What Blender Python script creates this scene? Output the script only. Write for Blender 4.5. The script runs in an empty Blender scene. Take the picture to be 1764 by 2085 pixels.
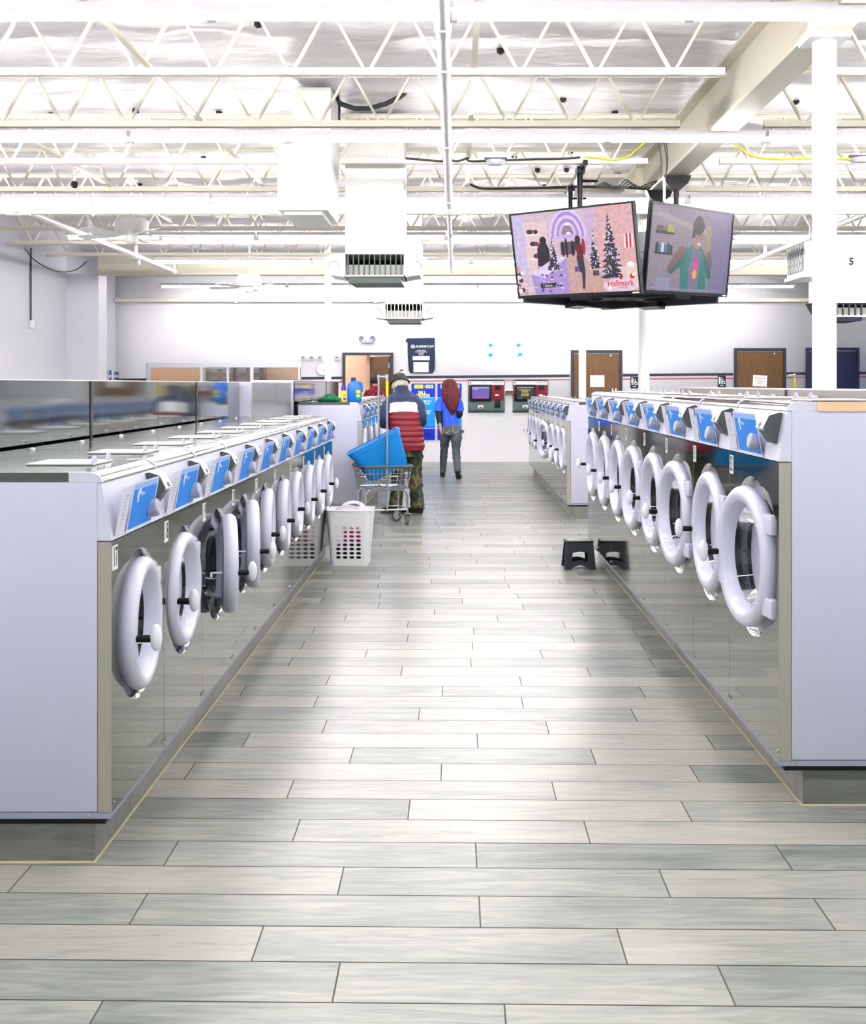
import bpy, bmesh, math, random
from mathutils import Vector, Matrix, noise
from mathutils.geometry import tessellate_polygon
random.seed(7)
C = bpy.context.scene.collection
PI = math.pi
F, CX, CY, H = 2300.0, 927.0, 783.0, 1.56      # focal length in pixels, vanishing point, eye height


def at(x, y, d):
    """the point of the room that the photo shows at pixel x, y when it stands d metres away"""
    return Vector(((x - CX) * d / F, d, H + (CY - y) * d / F))


def lin(c):
    return tuple((v / 255 / 12.92 if v / 255 <= .04045 else ((v / 255 + .055) / 1.055) ** 2.4) for v in c)


# ------------------------------------------------------------------ materials
def base(name):
    m = bpy.data.materials.new(name)
    m.use_nodes = True
    nt = m.node_tree
    return m, nt, nt.nodes['Principled BSDF']


def mat(name, rgb, rough=.5, metal=0, emit=0, spec=.5, coat=0, trans=0):
    m, nt, p = base(name)
    c = lin(rgb) + (1,)
    p.inputs['Base Color'].default_value = c
    p.inputs['Roughness'].default_value = rough
    p.inputs['Metallic'].default_value = metal
    p.inputs['Specular IOR Level'].default_value = spec
    p.inputs['Coat Weight'].default_value = coat
    p.inputs['Transmission Weight'].default_value = trans
    if emit:
        p.inputs['Emission Color'].default_value = c
        p.inputs['Emission Strength'].default_value = emit
    return m


def node(nt, t, **k):
    n = nt.nodes.new(t)
    for a, b in k.items():
        if a in n.inputs:
            n.inputs[a].default_value = b
        else:
            setattr(n, a, b)
    return n


def noisy(name, stops, scale=(1, 1, 1), nscale=5, rough=.5, metal=0, detail=4, bump=0, interp='LINEAR', rough2=None, coord='Object'):
    """noise -> colour ramp material, optionally with bump"""
    m, nt, p = base(name)
    tc = node(nt, 'ShaderNodeTexCoord')
    mp = node(nt, 'ShaderNodeMapping', Scale=scale)
    nz = node(nt, 'ShaderNodeTexNoise', Scale=nscale, Detail=detail)
    rp = node(nt, 'ShaderNodeValToRGB')
    rp.color_ramp.interpolation = interp
    e = rp.color_ramp.elements
    while len(e) < len(stops):
        e.new(.5)
    for i, (q, c) in enumerate(stops):
        e[i].position = q
        e[i].color = lin(c) + (1,)
    L = nt.links.new
    L(tc.outputs[coord], mp.inputs['Vector'])
    L(mp.outputs['Vector'], nz.inputs['Vector'])
    L(nz.outputs['Fac'], rp.inputs['Fac'])
    L(rp.outputs['Color'], p.inputs['Base Color'])
    p.inputs['Roughness'].default_value = rough
    p.inputs['Metallic'].default_value = metal
    if bump:
        b = node(nt, 'ShaderNodeBump', Strength=bump, Distance=.02)
        L(nz.outputs['Fac'], b.inputs['Height'])
        L(b.outputs['Normal'], p.inputs['Normal'])
    return m


def attr_mat(name, rough=.5, emit=0, spec=.3):
    m, nt, p = base(name)
    a = node(nt, 'ShaderNodeAttribute', attribute_name='Col')
    nt.links.new(a.outputs['Color'], p.inputs['Base Color'])
    p.inputs['Roughness'].default_value = rough
    p.inputs['Specular IOR Level'].default_value = spec
    if emit:
        nt.links.remove(p.inputs['Base Color'].links[0])
        p.inputs['Base Color'].default_value = (.01, .01, .012, 1)
        tc = node(nt, 'ShaderNodeTexCoord')
        nz = node(nt, 'ShaderNodeTexNoise', Scale=26.0, Detail=6)
        hs = node(nt, 'ShaderNodeMapRange')
        hs.inputs['From Min'].default_value, hs.inputs['From Max'].default_value = .3, .7
        hs.inputs['To Min'].default_value, hs.inputs['To Max'].default_value = .82, 1.1
        mx = node(nt, 'ShaderNodeVectorMath', operation='SCALE')
        nt.links.new(tc.outputs['Object'], nz.inputs['Vector'])
        nt.links.new(nz.outputs['Fac'], hs.inputs['Value'])
        nt.links.new(a.outputs['Color'], mx.inputs[0])
        nt.links.new(hs.outputs['Result'], mx.inputs['Scale'])
        nt.links.new(mx.outputs[0], p.inputs['Emission Color'])
        p.inputs['Emission Strength'].default_value = emit
    return m


def floor_mat(name, grain=1.0, rough=.30, dark=1.0):
    m, nt, p = base(name)
    L = nt.links.new
    a = node(nt, 'ShaderNodeAttribute', attribute_name='Col')
    tc = node(nt, 'ShaderNodeTexCoord')
    off = node(nt, 'ShaderNodeVectorMath', operation='MULTIPLY_ADD')
    off.inputs[1].default_value = (31, 17, 23)
    L(a.outputs['Color'], off.inputs[0])
    L(tc.outputs['Object'], off.inputs[2])
    mp = node(nt, 'ShaderNodeMapping', Scale=(1.3, 13, 13))
    L(off.outputs[0], mp.inputs['Vector'])
    n1 = node(nt, 'ShaderNodeTexNoise', Scale=2.2, Detail=7, Roughness=.62, Distortion=1.3)
    L(mp.outputs[0], n1.inputs['Vector'])
    mp2 = node(nt, 'ShaderNodeMapping', Scale=(1.1, 3.2, 3.2))
    L(off.outputs[0], mp2.inputs['Vector'])
    n2 = node(nt, 'ShaderNodeTexNoise', Scale=1.6, Detail=3)
    L(mp2.outputs[0], n2.inputs['Vector'])
    rp = node(nt, 'ShaderNodeValToRGB')
    e = rp.color_ramp.elements
    for q in (0, 0):
        e.new(.5)
    for i, (q, c) in enumerate([(.28, (108, 117, 111)), (.45, (147, 152, 144)), (.58, (174, 174, 163)), (.75, (191, 189, 178))]):
        e[i].position = q
        e[i].color = tuple(v * dark * .8 for v in lin(c)) + (1,)
    mix = node(nt, 'ShaderNodeMath', operation='MULTIPLY_ADD')
    L(n1.outputs['Fac'], mix.inputs[0])
    mix.inputs[1].default_value = .55
    ad = node(nt, 'ShaderNodeMath', operation='MULTIPLY_ADD')
    L(n2.outputs['Fac'], ad.inputs[0])
    ad.inputs[1].default_value = .35
    sep = node(nt, 'ShaderNodeSeparateColor')
    L(a.outputs['Color'], sep.inputs[0])
    a2 = node(nt, 'ShaderNodeMath', operation='MULTIPLY_ADD')
    L(sep.outputs[0], a2.inputs[0])
    a2.inputs[1].default_value = .26
    a2.inputs[2].default_value = -.07
    L(a2.outputs[0], ad.inputs[2])
    L(ad.outputs[0], mix.inputs[2])
    L(mix.outputs[0], rp.inputs['Fac'])
    L(rp.outputs['Color'], p.inputs['Base Color'])
    p.inputs['Roughness'].default_value = rough
    b = node(nt, 'ShaderNodeBump', Strength=.12, Distance=.004)
    L(n1.outputs['Fac'], b.inputs['Height'])
    L(b.outputs['Normal'], p.inputs['Normal'])
    return m


def steel_mat(name, rgb, rough, warp=.0, wscale=1.5):
    m, nt, p = base(name)
    L = nt.links.new
    p.inputs['Base Color'].default_value = lin(rgb) + (1,)
    p.inputs['Metallic'].default_value = 1
    p.inputs['Roughness'].default_value = rough
    if warp:
        tc = node(nt, 'ShaderNodeTexCoord')
        n1 = node(nt, 'ShaderNodeTexNoise', Scale=wscale, Detail=1)
        b = node(nt, 'ShaderNodeBump', Strength=warp, Distance=.02)
        L(tc.outputs['Object'], n1.inputs['Vector'])
        L(n1.outputs['Fac'], b.inputs['Height'])
        L(b.outputs['Normal'], p.inputs['Normal'])
    return m


def plaid_mat():
    m, nt, p = base('red_black_plaid')
    L = nt.links.new
    tc = node(nt, 'ShaderNodeTexCoord')
    w1 = node(nt, 'ShaderNodeTexChecker', Scale=22)
    w1.inputs['Color1'].default_value = lin((150, 18, 34)) + (1,)
    w1.inputs['Color2'].default_value = lin((28, 12, 22)) + (1,)
    L(tc.outputs['Object'], w1.inputs['Vector'])
    L(w1.outputs['Color'], p.inputs['Base Color'])
    p.inputs['Roughness'].default_value = .9
    return m


M = {
    'wall': mat('white_wall_paint', (236, 236, 240), .6),
    'wall_lavender': mat('pale_wall_paint', (214, 214, 222), .6),
    'peach': mat('peach_wall_paint', (248, 216, 186), .6),
    'bluewall': mat('steel_blue_paint', (66, 96, 140), .5),
    'insul': noisy('white_vinyl_insulation', [(.3, (226, 224, 228)), (.7, (246, 244, 246))], (1, 3.2, 1), 3.2, .34, detail=6, bump=.6),
    'joist': mat('cream_steel_paint', (226, 222, 204), .45),
    'beam': mat('beige_steel_paint', (206, 201, 184), .5),
    'white': mat('white_enamel', (240, 240, 240), .4),
    'duct': mat('white_duct_paint', (236, 238, 234), .4),
    'fixture': mat('white_fixture_enamel', (228, 226, 232), .35),
    'tube': mat('fluorescent_glow', (255, 250, 250), .5, emit=98),
    'steel': steel_mat('brushed_stainless', (150, 152, 142), .11, .05, 2.2),
    'steel_front': steel_mat('stainless_front', (92, 96, 85), .06, .03, 1.6),
    'mirror': steel_mat('mirror_stainless', (138, 146, 146), .07, .10, 1.2),
    'satin': steel_mat('satin_stainless', (196, 194, 190), .3),
    'chrome': steel_mat('chrome', (225, 225, 225), .08),
    'flange': mat('satin_grey_flange', (168, 165, 152), .45, .4),
    'enamel': mat('lavender_grey_enamel', (196, 197, 216), .45),
    'rail': mat('grey_base_rail', (150, 154, 174), .45),
    'black': mat('black_plastic', (5, 5, 7), .45, spec=.25),
    'rubber': mat('dark_rubber', (11, 13, 16), .5, spec=.3),
    'darkgrey': mat('dark_grey_plastic', (70, 76, 78), .45),
    'grey': mat('grey_plastic', (176, 178, 190), .4),
    'console': mat('pale_grey_console', (206, 208, 222), .4),
    'ring': mat('pale_lavender_plastic', (214, 215, 232), .3, coat=.3),
    'knob': mat('white_knob_plastic', (236, 237, 244), .35),
    'blue': mat('sky_blue_decal', (40, 136, 226), .4),
    'glass': mat('door_glass', (62, 72, 80), .03, trans=1.0),
    'trough': mat('dark_joint', (4, 9, 12), .5),
    'plate': mat('white_label', (238, 238, 232), .5),
    'peachreflect': mat('peach_reflection_tone', (232, 196, 158), .5),  # reflected peach put into the colour of a stainless edge
    'caulk': mat('cream_grout', (206, 198, 164), .8),
    'grout': mat('grey_grout', (84, 80, 62), .9),
    'doorframe': mat('charcoal_frame', (27, 30, 40), .5),
    'wood': noisy('brown_wood_door', [(.3, (84, 54, 17)), (.7, (106, 72, 28))], (20, 20, 1), 3, .5),
    'navydoor': mat('navy_door', (0, 14, 60), .45),
    'navy': mat('navy_stripe', (20, 25, 42), .5),
    'redline': mat('red_stripe', (160, 70, 76), .5),
    'paper': mat('white_paper', (244, 244, 244), .6),
    'alu': mat('pale_aluminium_frame', (205, 208, 214), .4, .2),
    'win_glass': mat('window_glass', (235, 240, 240), .02, trans=1.0),
    'pole': steel_mat('galvanised_tube', (222, 224, 226), .2),
    'wheel': mat('grey_wheel', (90, 94, 98), .5),
    'hub': mat('white_hub', (220, 220, 222), .5),
    'tub': mat('bright_blue_plastic', (0, 134, 216), .35),
    'hamper': mat('white_hamper_plastic', (250, 249, 252), .4),
    'magenta': noisy('magenta_cloth', [(.35, (110, 10, 62)), (.65, (190, 20, 96))], (1, 1, 1), 9, .9),
    'darkcloth': noisy('dark_cloth', [(.4, (18, 14, 34)), (.65, (52, 50, 62))], (1, 1, 1), 9, .9),
    'green': noisy('green_cloth', [(.35, (0, 60, 40)), (.65, (10, 120, 76))], (1, 1, 1), 14, .9, bump=.6),
    'stool': mat('charcoal_stool_plastic', (26, 33, 40), .45),
    'stooltop': mat('grey_stool_pad', (150, 146, 146), .5),
    'cord': mat('black_cord', (8, 9, 10), .5),
    'hose': mat('slate_hose', (24, 34, 40), .5),
    'greycable': mat('grey_cable', (88, 92, 90), .5),
    'yellow': mat('yellow_plastic', (246, 226, 10), .45),
    'purple': mat('purple_cap', (70, 20, 170), .45),
    'jug': mat('blue_jug_plastic', (14, 110, 226), .35),
    'navycap': mat('navy_cap', (10, 40, 130), .4),
    'skin': mat('skin', (206, 150, 112), .55),
    'greyhair': noisy('grey_hair', [(.3, (160, 156, 136)), (.7, (222, 220, 200))], (6, 6, 1), 14, .7, bump=.6),
    'redhair': noisy('red_hair', [(.3, (30, 5, 12)), (.52, (84, 10, 20)), (.75, (150, 24, 26))], (3, 3, 1), 26, .6, bump=.9),
    'darkhair': mat('dark_hair', (32, 22, 24), .6),
    'jnavy': noisy('navy_puffer', [(.3, (5, 22, 54)), (.7, (12, 38, 82))], (1, 1, 1), 9, .6),
    'jwhite': mat('white_puffer', (244, 244, 244), .6),
    'jred': noisy('crimson_puffer', [(.3, (96, 0, 20)), (.7, (140, 4, 34))], (1, 1, 3), 9, .55),
    'camo': noisy('camouflage', [(0, (24, 26, 18)), (.42, (46, 58, 32)), (.52, (96, 92, 56)), (.6, (58, 44, 34)), (.68, (24, 26, 20))], (1, 1, .7), 9, .85, detail=2, interp='CONSTANT'),
    'camohat': noisy('camouflage_hat', [(0, (20, 24, 18)), (.45, (58, 66, 50)), (.6, (30, 32, 26)), (.72, (190, 188, 160))], (1, 1, 1), 18, .85, detail=1, interp='CONSTANT'),
    'shoe': mat('black_shoe', (16, 20, 34), .6),
    'sole': mat('grey_sole', (112, 116, 104), .7),
    'shirtblue': noisy('royal_blue_jersey', [(.3, (20, 70, 214)), (.7, (54, 100, 240))], (1, 1, .6), 6, .8, bump=.5),
    'blacksleeve': mat('black_sleeve', (10, 12, 22), .8),
    'denim': noisy('grey_denim', [(.3, (48, 56, 64)), (.7, (104, 112, 118))], (1, 1, .5), 5, .85),
    'bluedenim': mat('blue_denim', (50, 66, 110), .85),
    'plaid': plaid_mat(),
    'print': attr_mat('printed_colours', .55),
    'screen': attr_mat('lit_screen', .35, emit=.9),
    'bezel': mat('black_bezel', (5, 6, 9), .3),
    'tvback': mat('dark_set_back', (24, 32, 36), .45),
    'kioskred': mat('maroon_panel', (92, 4, 18), .45),
    'kioskgrey': mat('green_grey_steel', (84, 106, 102), .45),
    'locker': mat('dark_bronze_lockers', (66, 58, 48), .5),
    'vane': mat('dark_vane', (70, 80, 78), .5),
    'drum': steel_mat('drum_steel', (86, 94, 98), .3),
    'vanepale': mat('pale_vane', (232, 232, 226), .5),
    'void': mat('dark_void', (20, 30, 40), .8),
    'mesh': mat('grey_filter_mesh', (120, 134, 130), .7),
    'floor': floor_mat('wood_look_plank_tile'),
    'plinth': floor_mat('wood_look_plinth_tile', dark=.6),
}


# ------------------------------------------------------------------ mesh builder
class B:
    def __init__(s):
        s.bm = bmesh.new()
        s.mats = []

    def mi(s, m):
        if m not in s.mats:
            s.mats.append(m)
        return s.mats.index(m)

    def face(s, pts, m):
        try:
            f = s.bm.faces.new([s.bm.verts.new(p) for p in pts])
            f.material_index = s.mi(m)
            return f
        except ValueError:
            return None

    def box(s, x0, y0, z0, x1, y1, z1, m, bev=0, seg=2):
        t = bmesh.new()
        bmesh.ops.create_cube(t, size=1)
        for v in t.verts:
            v.co = Vector(((x0 + x1) / 2 + v.co.x * abs(x1 - x0), (y0 + y1) / 2 + v.co.y * abs(y1 - y0), (z0 + z1) / 2 + v.co.z * abs(z1 - z0)))
        if bev:
            bmesh.ops.bevel(t, geom=t.edges[:] + t.verts[:], offset=bev, segments=seg, affect='EDGES', profile=.5)
        s.merge(t, m)
        return s

    def merge(s, t, m):
        k = s.mi(m)
        vm = {v: s.bm.verts.new(v.co) for v in t.verts}
        for f in t.faces:
            try:
                g = s.bm.faces.new([vm[v] for v in f.verts])
                g.material_index = k
            except ValueError:
                pass
        t.free()

    def prism(s, pts, fn, a, b, m):
        """2-D outline pts, fn(u, v, w) -> 3-D, swept from w=a to w=b"""
        k = s.mi(m)
        A = [s.bm.verts.new(fn(u, v, a)) for u, v in pts]
        Bv = [s.bm.verts.new(fn(u, v, b)) for u, v in pts]
        n = len(pts)
        fs = [s.bm.faces.new(A), s.bm.faces.new(Bv[::-1])]
        for i in range(n):
            fs.append(s.bm.faces.new([A[i], A[(i + 1) % n], Bv[(i + 1) % n], Bv[i]][::-1]))
        for f in fs:
            f.material_index = k
        return s

    def holed(s, outer, holes, fn, m, depth=0, mh=None):
        """flat sheet with holes; with depth it gets thickness"""
        k = s.mi(m)
        loops = [outer] + holes
        flat = [p for l in loops for p in l]
        tris = tessellate_polygon([[Vector((p[0], p[1], 0)) for p in l] for l in loops])
        for w in ((0, depth) if depth else (0,)):
            vs = [s.bm.verts.new(fn(p[0], p[1], w)) for p in flat]
            for t in tris:
                f = s.bm.faces.new([vs[i] for i in t])
                f.material_index = k
            if w == 0:
                first = vs
        if depth:
            o = 0
            for l in loops:
                n = len(l)
                for i in range(n):
                    a, b = o + i, o + (i + 1) % n
                    f = s.bm.faces.new([first[a], first[b], vs[b], vs[a]])
                    f.material_index = s.mi(mh) if (mh and o) else k
                o += n
        return s

    def rings(s, loops, m, cap=True, close=True):
        """skin a list of equal-length point loops"""
        k = s.mi(m)
        V = [[s.bm.verts.new(p) for p in l] for l in loops]
        n = len(V[0])
        for a, b in zip(V, V[1:]):
            for i in range(n if close else n - 1):
                j = (i + 1) % n
                f = s.bm.faces.new([a[i], a[j], b[j], b[i]])
                f.material_index = k
        if cap:
            for l in (V[0][::-1], V[-1]):
                f = s.bm.faces.new(l)
                f.material_index = k
        return s

    def tube(s, pts, r, m, seg=8, cap=True, ry=None):
        """round (or elliptical) sweep along a path; r may be one number or one per point"""
        pts = [Vector(p) for p in pts]
        n = len(pts)
        R = r if isinstance(r, (list, tuple)) else [r] * n
        R2 = R if ry is None else (ry if isinstance(ry, (list, tuple)) else [ry] * n)
        T = []
        for i in range(n):
            d = (pts[min(i + 1, n - 1)] - pts[max(i - 1, 0)])
            T.append(d.normalized() if d.length else Vector((0, 0, 1)))
        ref = Vector((1, 0, 0)) if abs(T[0].x) < .9 else Vector((0, 0, 1))
        u = (ref - T[0] * ref.dot(T[0])).normalized()
        loops = []
        for i in range(n):
            u = (u - T[i] * u.dot(T[i])).normalized()
            v = T[i].cross(u)
            loops.append([pts[i] + u * (R[i] * math.cos(2 * PI * k / seg)) + v * (R2[i] * math.sin(2 * PI * k / seg)) for k in range(seg)])
        return s.rings(loops, m, cap)

    def cyl(s, p, q, r, m, seg=16, r2=None):
        return s.tube([p, q], [r, r if r2 is None else r2], m, seg)

    def lathe(s, prof, m, o=(0, 0, 0), ax='z', seg=32, cap=False):
        """prof = [(radius, height)...] turned about an axis through o"""
        o = Vector(o)
        loops = []
        for r, h in prof:
            l = []
            for k in range(seg):
                a = 2 * PI * k / seg
                c, d = r * math.cos(a), r * math.sin(a)
                l.append(o + (Vector((c, d, h)) if ax == 'z' else Vector((c, h, d)) if ax == 'y' else Vector((h, c, d))))
            loops.append(l)
        return s.rings(loops, m, cap)

    def ell(s, c, r, m, seg=16, rows=10):
        c = Vector(c)
        loops = []
        for i in range(rows + 1):
            t = PI * (i + .02) / (rows + .04)
            loops.append([c + Vector((r[0] * math.sin(t) * math.cos(2 * PI * k / seg), r[1] * math.sin(t) * math.sin(2 * PI * k / seg), -r[2] * math.cos(t))) for k in range(seg)])
        return s.rings(loops, m, True)

    def loft(s, rs, m, seg=24, cap=True, e=2.0):
        """horizontal ellipses (cx, cy, cz, rx, ry)"""
        loops = []
        for cx, cy, cz, rx, ry in rs:
            l = []
            for k in range(seg):
                a = 2 * PI * k / seg
                c, d = math.cos(a), math.sin(a)
                l.append(Vector((cx + rx * math.copysign(abs(c) ** (2 / e), c), cy + ry * math.copysign(abs(d) ** (2 / e), d), cz)))
            loops.append(l)
        return s.rings(loops, m, cap)

    def build(s, name, parent=None, loc=None, rot=None, smooth=35, sub=0):
        bmesh.ops.recalc_face_normals(s.bm, faces=s.bm.faces[:])
        me = bpy.data.meshes.new(name)
        s.bm.to_mesh(me)
        s.bm.free()
        for m in s.mats:
            me.materials.append(M[m])
        if smooth:
            for p in me.polygons:
                p.use_smooth = True
            me.set_sharp_from_angle(angle=math.radians(smooth))
        o = bpy.data.objects.new(name, me)
        C.objects.link(o)
        if parent:
            o.parent = parent
        if loc is not None:
            o.location = loc
        if rot is not None:
            o.rotation_euler = rot
        if sub:
            o.modifiers.new('smooth', 'SUBSURF').levels = sub
            o.modifiers['smooth'].render_levels = sub
        return o


FONT = {}


def glyphs(text, size, align='CENTER', bold=0):
    key = (text, align, bold)
    if key not in FONT:
        cu = bpy.data.curves.new('t', 'FONT')
        cu.body = text
        cu.align_x = align
        cu.align_y = 'CENTER'
        cu.size = 1
        cu.resolution_u = 3
        cu.offset = bold
        o = bpy.data.objects.new('t', cu)
        C.objects.link(o)
        bpy.context.view_layer.update()
        me = bpy.data.meshes.new_from_object(o.evaluated_get(bpy.context.evaluated_depsgraph_get()))
        FONT[key] = ([v.co.xy.copy() for v in me.vertices], [list(p.vertices) for p in me.polygons])
        bpy.data.objects.remove(o)
        bpy.data.curves.remove(cu)
        bpy.data.meshes.remove(me)
    vs, fs = FONT[key]
    return [(v.x * size, v.y * size) for v in vs], fs


class Pic:
    """a flat print: coloured shapes in metres, u right, v up, on its own sheet facing local -Y"""
    def __init__(s):
        s.v, s.f, s.c, s.k = [], [], [], 0
        s.step = .00015

    def poly(s, pts, rgb):
        s.k += 1
        o = len(s.v)
        s.v += [(u, -s.step * s.k, v) for u, v in pts]
        s.f.append(list(range(o, o + len(pts))))
        s.c.append(lin(rgb))
        return s

    def rect(s, u0, v0, u1, v1, rgb):
        return s.poly([(u0, v0), (u1, v0), (u1, v1), (u0, v1)], rgb)

    def oval(s, u, v, ru, rv, rgb, n=16, a0=0, a1=2 * PI):
        return s.poly([(u + ru * math.cos(a0 + (a1 - a0) * i / n), v + rv * math.sin(a0 + (a1 - a0) * i / n)) for i in range(n + (a1 - a0 < 6))], rgb)

    def text(s, t, u, v, size, rgb, align='CENTER', bold=0, sx=1):
        s.k += 1
        vs, fs = glyphs(t, size, align, bold)
        o = len(s.v)
        s.v += [(u + a * sx, -s.step * s.k, v + b) for a, b in vs]
        for f in fs:
            s.f.append([o + i for i in f])
            s.c.append(lin(rgb))
        return s

    def build(s, name, parent=None, loc=(0, 0, 0), rot=(0, 0, 0), m='print'):
        me = bpy.data.meshes.new(name)
        me.from_pydata(s.v, [], s.f)
        ca = me.color_attributes.new('Col', 'FLOAT_COLOR', 'CORNER')
        for p, c in zip(me.polygons, s.c):
            for li in p.loop_indices:
                ca.data[li].color = c + (1,)
        me.materials.append(M[m])
        o = bpy.data.objects.new(name, me)
        C.objects.link(o)
        o.parent = parent
        o.location = loc
        o.rotation_euler = rot
        return o


def tag(o, label=None, cat=None, group=None, kind=None):
    if label:
        o['label'] = label
    if cat:
        o['category'] = cat
    if group:
        o['group'] = group
    if kind:
        o['kind'] = kind
    return o


def thing(name, label, cat, loc=(0, 0, 0), rz=0, group=None):
    o = bpy.data.objects.new(name, None)
    o.empty_display_size = .1
    C.objects.link(o)
    o.location = loc
    o.rotation_euler = (0, 0, rz)
    return tag(o, label, cat, group)


def copy_tree(o, parent=None):
    c = o.copy()
    C.objects.link(c)
    c.parent = parent
    for ch in list(o.children):
        copy_tree(ch, c)
    return c


def kid(o, name):
    for c in o.children:
        if c.name.split('.')[0] == name:
            return c


XZ = lambda u, v, w: Vector((u, w, v))     # outlines standing in the x-z plane, depth along y
YZ = lambda u, v, w: Vector((w, u, v))
XY = lambda u, v, w: Vector((u, v, w))
ORD = ['nearest', 'second', 'third', 'fourth', 'fifth', 'sixth', 'seventh', 'eighth', 'ninth', 'tenth', 'eleventh', 'twelfth']

# ------------------------------------------------------------------ camera, world
cam = bpy.data.cameras.new('camera')
cam.sensor_fit = 'HORIZONTAL'
cam.sensor_width = 36
cam.lens = 36 * F / 1764
cam.shift_x = -(CX - 882) / 1764
cam.shift_y = -(1042.5 - CY) / 1764
cam.clip_end = 100
co = bpy.data.objects.new('camera', cam)
C.objects.link(co)
co.location = (0, 0, H)
co.rotation_euler = (PI / 2, 0, 0)
sc = bpy.context.scene
sc.camera = co
sc.view_settings.view_transform = 'Standard'
sc.view_settings.look = 'None'
sc.view_settings.exposure = 0.3
sc.view_settings.gamma = 1
w = bpy.data.worlds.new('daylight')
sc.world = w
w.use_nodes = True
w.node_tree.nodes['Background'].inputs[0].default_value = (.92, .96, 1.0, 1)
w.node_tree.nodes['Background'].inputs[1].default_value = 1.0
sc.cycles.max_bounces = 7
sc.cycles.diffuse_bounces = 4
sc.cycles.glossy_bounces = 4
sc.cycles.transmission_bounces = 6
sc.cycles.use_adaptive_sampling = True
sc.cycles.adaptive_threshold = .15
sc.cycles.use_light_tree = False
sc.cycles.adaptive_min_samples = 16
sc.cycles.caustics_reflective = False
sc.cycles.caustics_refractive = False
sc.cycles.sample_clamp_indirect = 8

YB = 22.85                       # back wall
ZC = 4.12                        # ceiling insulation
XL, XLB, XR = -6.5, -6.87, 8.6   # left wall, left wall of the far bay, right wall

# ------------------------------------------------------------------ floor: plank tiles
known = {6: .52, 5: .124, 4: .705, 3: .464, 2: .073, 1: .656, 0: .07, -1: .46, -2: .846, -3: .38, -4: .96, -5: .58, -6: .098, -7: .42, -8: .845, -9: .33}
rnd = random.Random(11)


def planks(x0, x1, y0, y1, name, mname, row0=3.646, dy=.2, ln=1.0155, skew=-.0163, z=0):
    vs, fs, cs = [], [], []
    g = .0022
    n0, n1 = int((row0 - y1) / dy) - 1, int((row0 - y0) / dy) + 1
    off = .33
    for r in range(n1, n0 - 1, -1):
        off = known.get(r, (off + rnd.choice([.38, .41, .62, .59])) % ln)
        ya, yb = row0 - (r - 0) * dy, row0 - (r - 1) * dy
        x = x0 - ln * 2 + ((off - x0) % ln)
        while x < x1 + ln:
            col = rnd.random()
            o = len(vs)
            xa, xb = max(x, x0), min(x + ln, x1)
            if xb > xa:
                for (xx, yy) in ((xa + g, ya + g), (xb - g, ya + g), (xb - g, yb - g), (xa + g, yb - g)):
                    vs.append((xx, min(max(yy + skew * xx, y0), y1), z))
                fs.append((o, o + 1, o + 2, o + 3))
                cs.append((col, rnd.random(), rnd.random()))
            x += ln
    o = len(vs)
    vs += [(x0, y0, z - .0015), (x1, y0, z - .0015), (x1, y1, z - .0015), (x0, y1, z - .0015)]
    fs.append((o, o + 1, o + 2, o + 3))
    cs.append((0, 0, 0))
    me = bpy.data.meshes.new(name)
    me.from_pydata(vs, [], fs)
    ca = me.color_attributes.new('Col', 'FLOAT_COLOR', 'CORNER')
    for p, c in zip(me.polygons, cs):
        for li in p.loop_indices:
            ca.data[li].color = c + (1,)
    me.materials.append(M[mname])
    me.materials.append(M['grout'])
    me.polygons[len(fs) - 1].material_index = 1
    ob = bpy.data.objects.new(name, me)
    C.objects.link(ob)
    return ob


tag(planks(XLB, XR, -2, YB, 'floor', 'floor'), kind='structure')
b = B()
b.box(XLB - .2, -2, -.2, XR + .2, 26, -.02, 'grout')
tag(b.build('floor_slab'), kind='structure')

# ------------------------------------------------------------------ walls
def back(x, y):
    """u, v on the back wall under pixel x, y"""
    p = at(x, y, YB)
    return p.x, p.z


D1 = (back(701, 718)[0], 0, back(798, 718)[0], back(750, 721)[1])         # open door
W1 = (back(303, 740)[0], 1.0, back(613, 740)[0], back(303, 741)[1])       # office window
b = B()
hole_d = [(D1[0], .001), (D1[2], .001), (D1[2], D1[3]), (D1[0], D1[3])]
hole_w = [(W1[0], W1[1]), (W1[2], W1[1]), (W1[2], W1[3]), (W1[0], W1[3])]
b.holed([(XLB - .15, 0), (XR + .15, 0), (XR + .15, ZC + .3), (XLB - .15, ZC + .3)], [hole_d, hole_w], XZ, 'wall', 0)
o = b.build('wall_back', loc=(0, YB, 0))
o.modifiers.new('thick', 'SOLIDIFY').thickness = .1
o.modifiers['thick'].offset = -1 if o.data.polygons[0].normal.y < 0 else 1
tag(o, kind='structure')
b = B()
b.box(XL - .15, -2, 0, XL, 18.9, ZC + .3, 'wall_lavender')
tag(b.build('wall_left'), kind='structure')
b = B()
b.box(XLB - .15, 18.9, 0, XLB, YB, ZC + .3, 'wall_lavender')
b.box(XLB, 18.9, 0, -5.97, 19.35, 3.42, 'wall_lavender')
tag(b.build('wall_left'), kind='structure')
b = B()
b.box(XR, -2, 0, XR + .15, YB, 2.3, 'bluewall')
b.box(XR, -2, 2.3, XR + .15, YB, ZC + .3, 'wall')
tag(b.build('wall_right'), kind='structure')
# office behind the window and the open door
b = B()
b.box(XLB, 25.2, 0, 0, 25.3, 2.8, 'peach')
b.box(XLB, YB + .1, 0, XLB + .1, 25.2, 2.8, 'peach')
b.box(-.1, YB + .1, 0, 0, 25.2, 2.8, 'peach')
b.box(-1.86, 23.6, 0, -1.78, 25.2, 2.8, 'peach')
tag(b.build('wall_office'), kind='structure')
b = B()
b.box(XLB, YB + .1, 2.8, 0, 25.3, 2.9, 'white')
tag(b.build('ceiling_office'), kind='structure')

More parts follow.
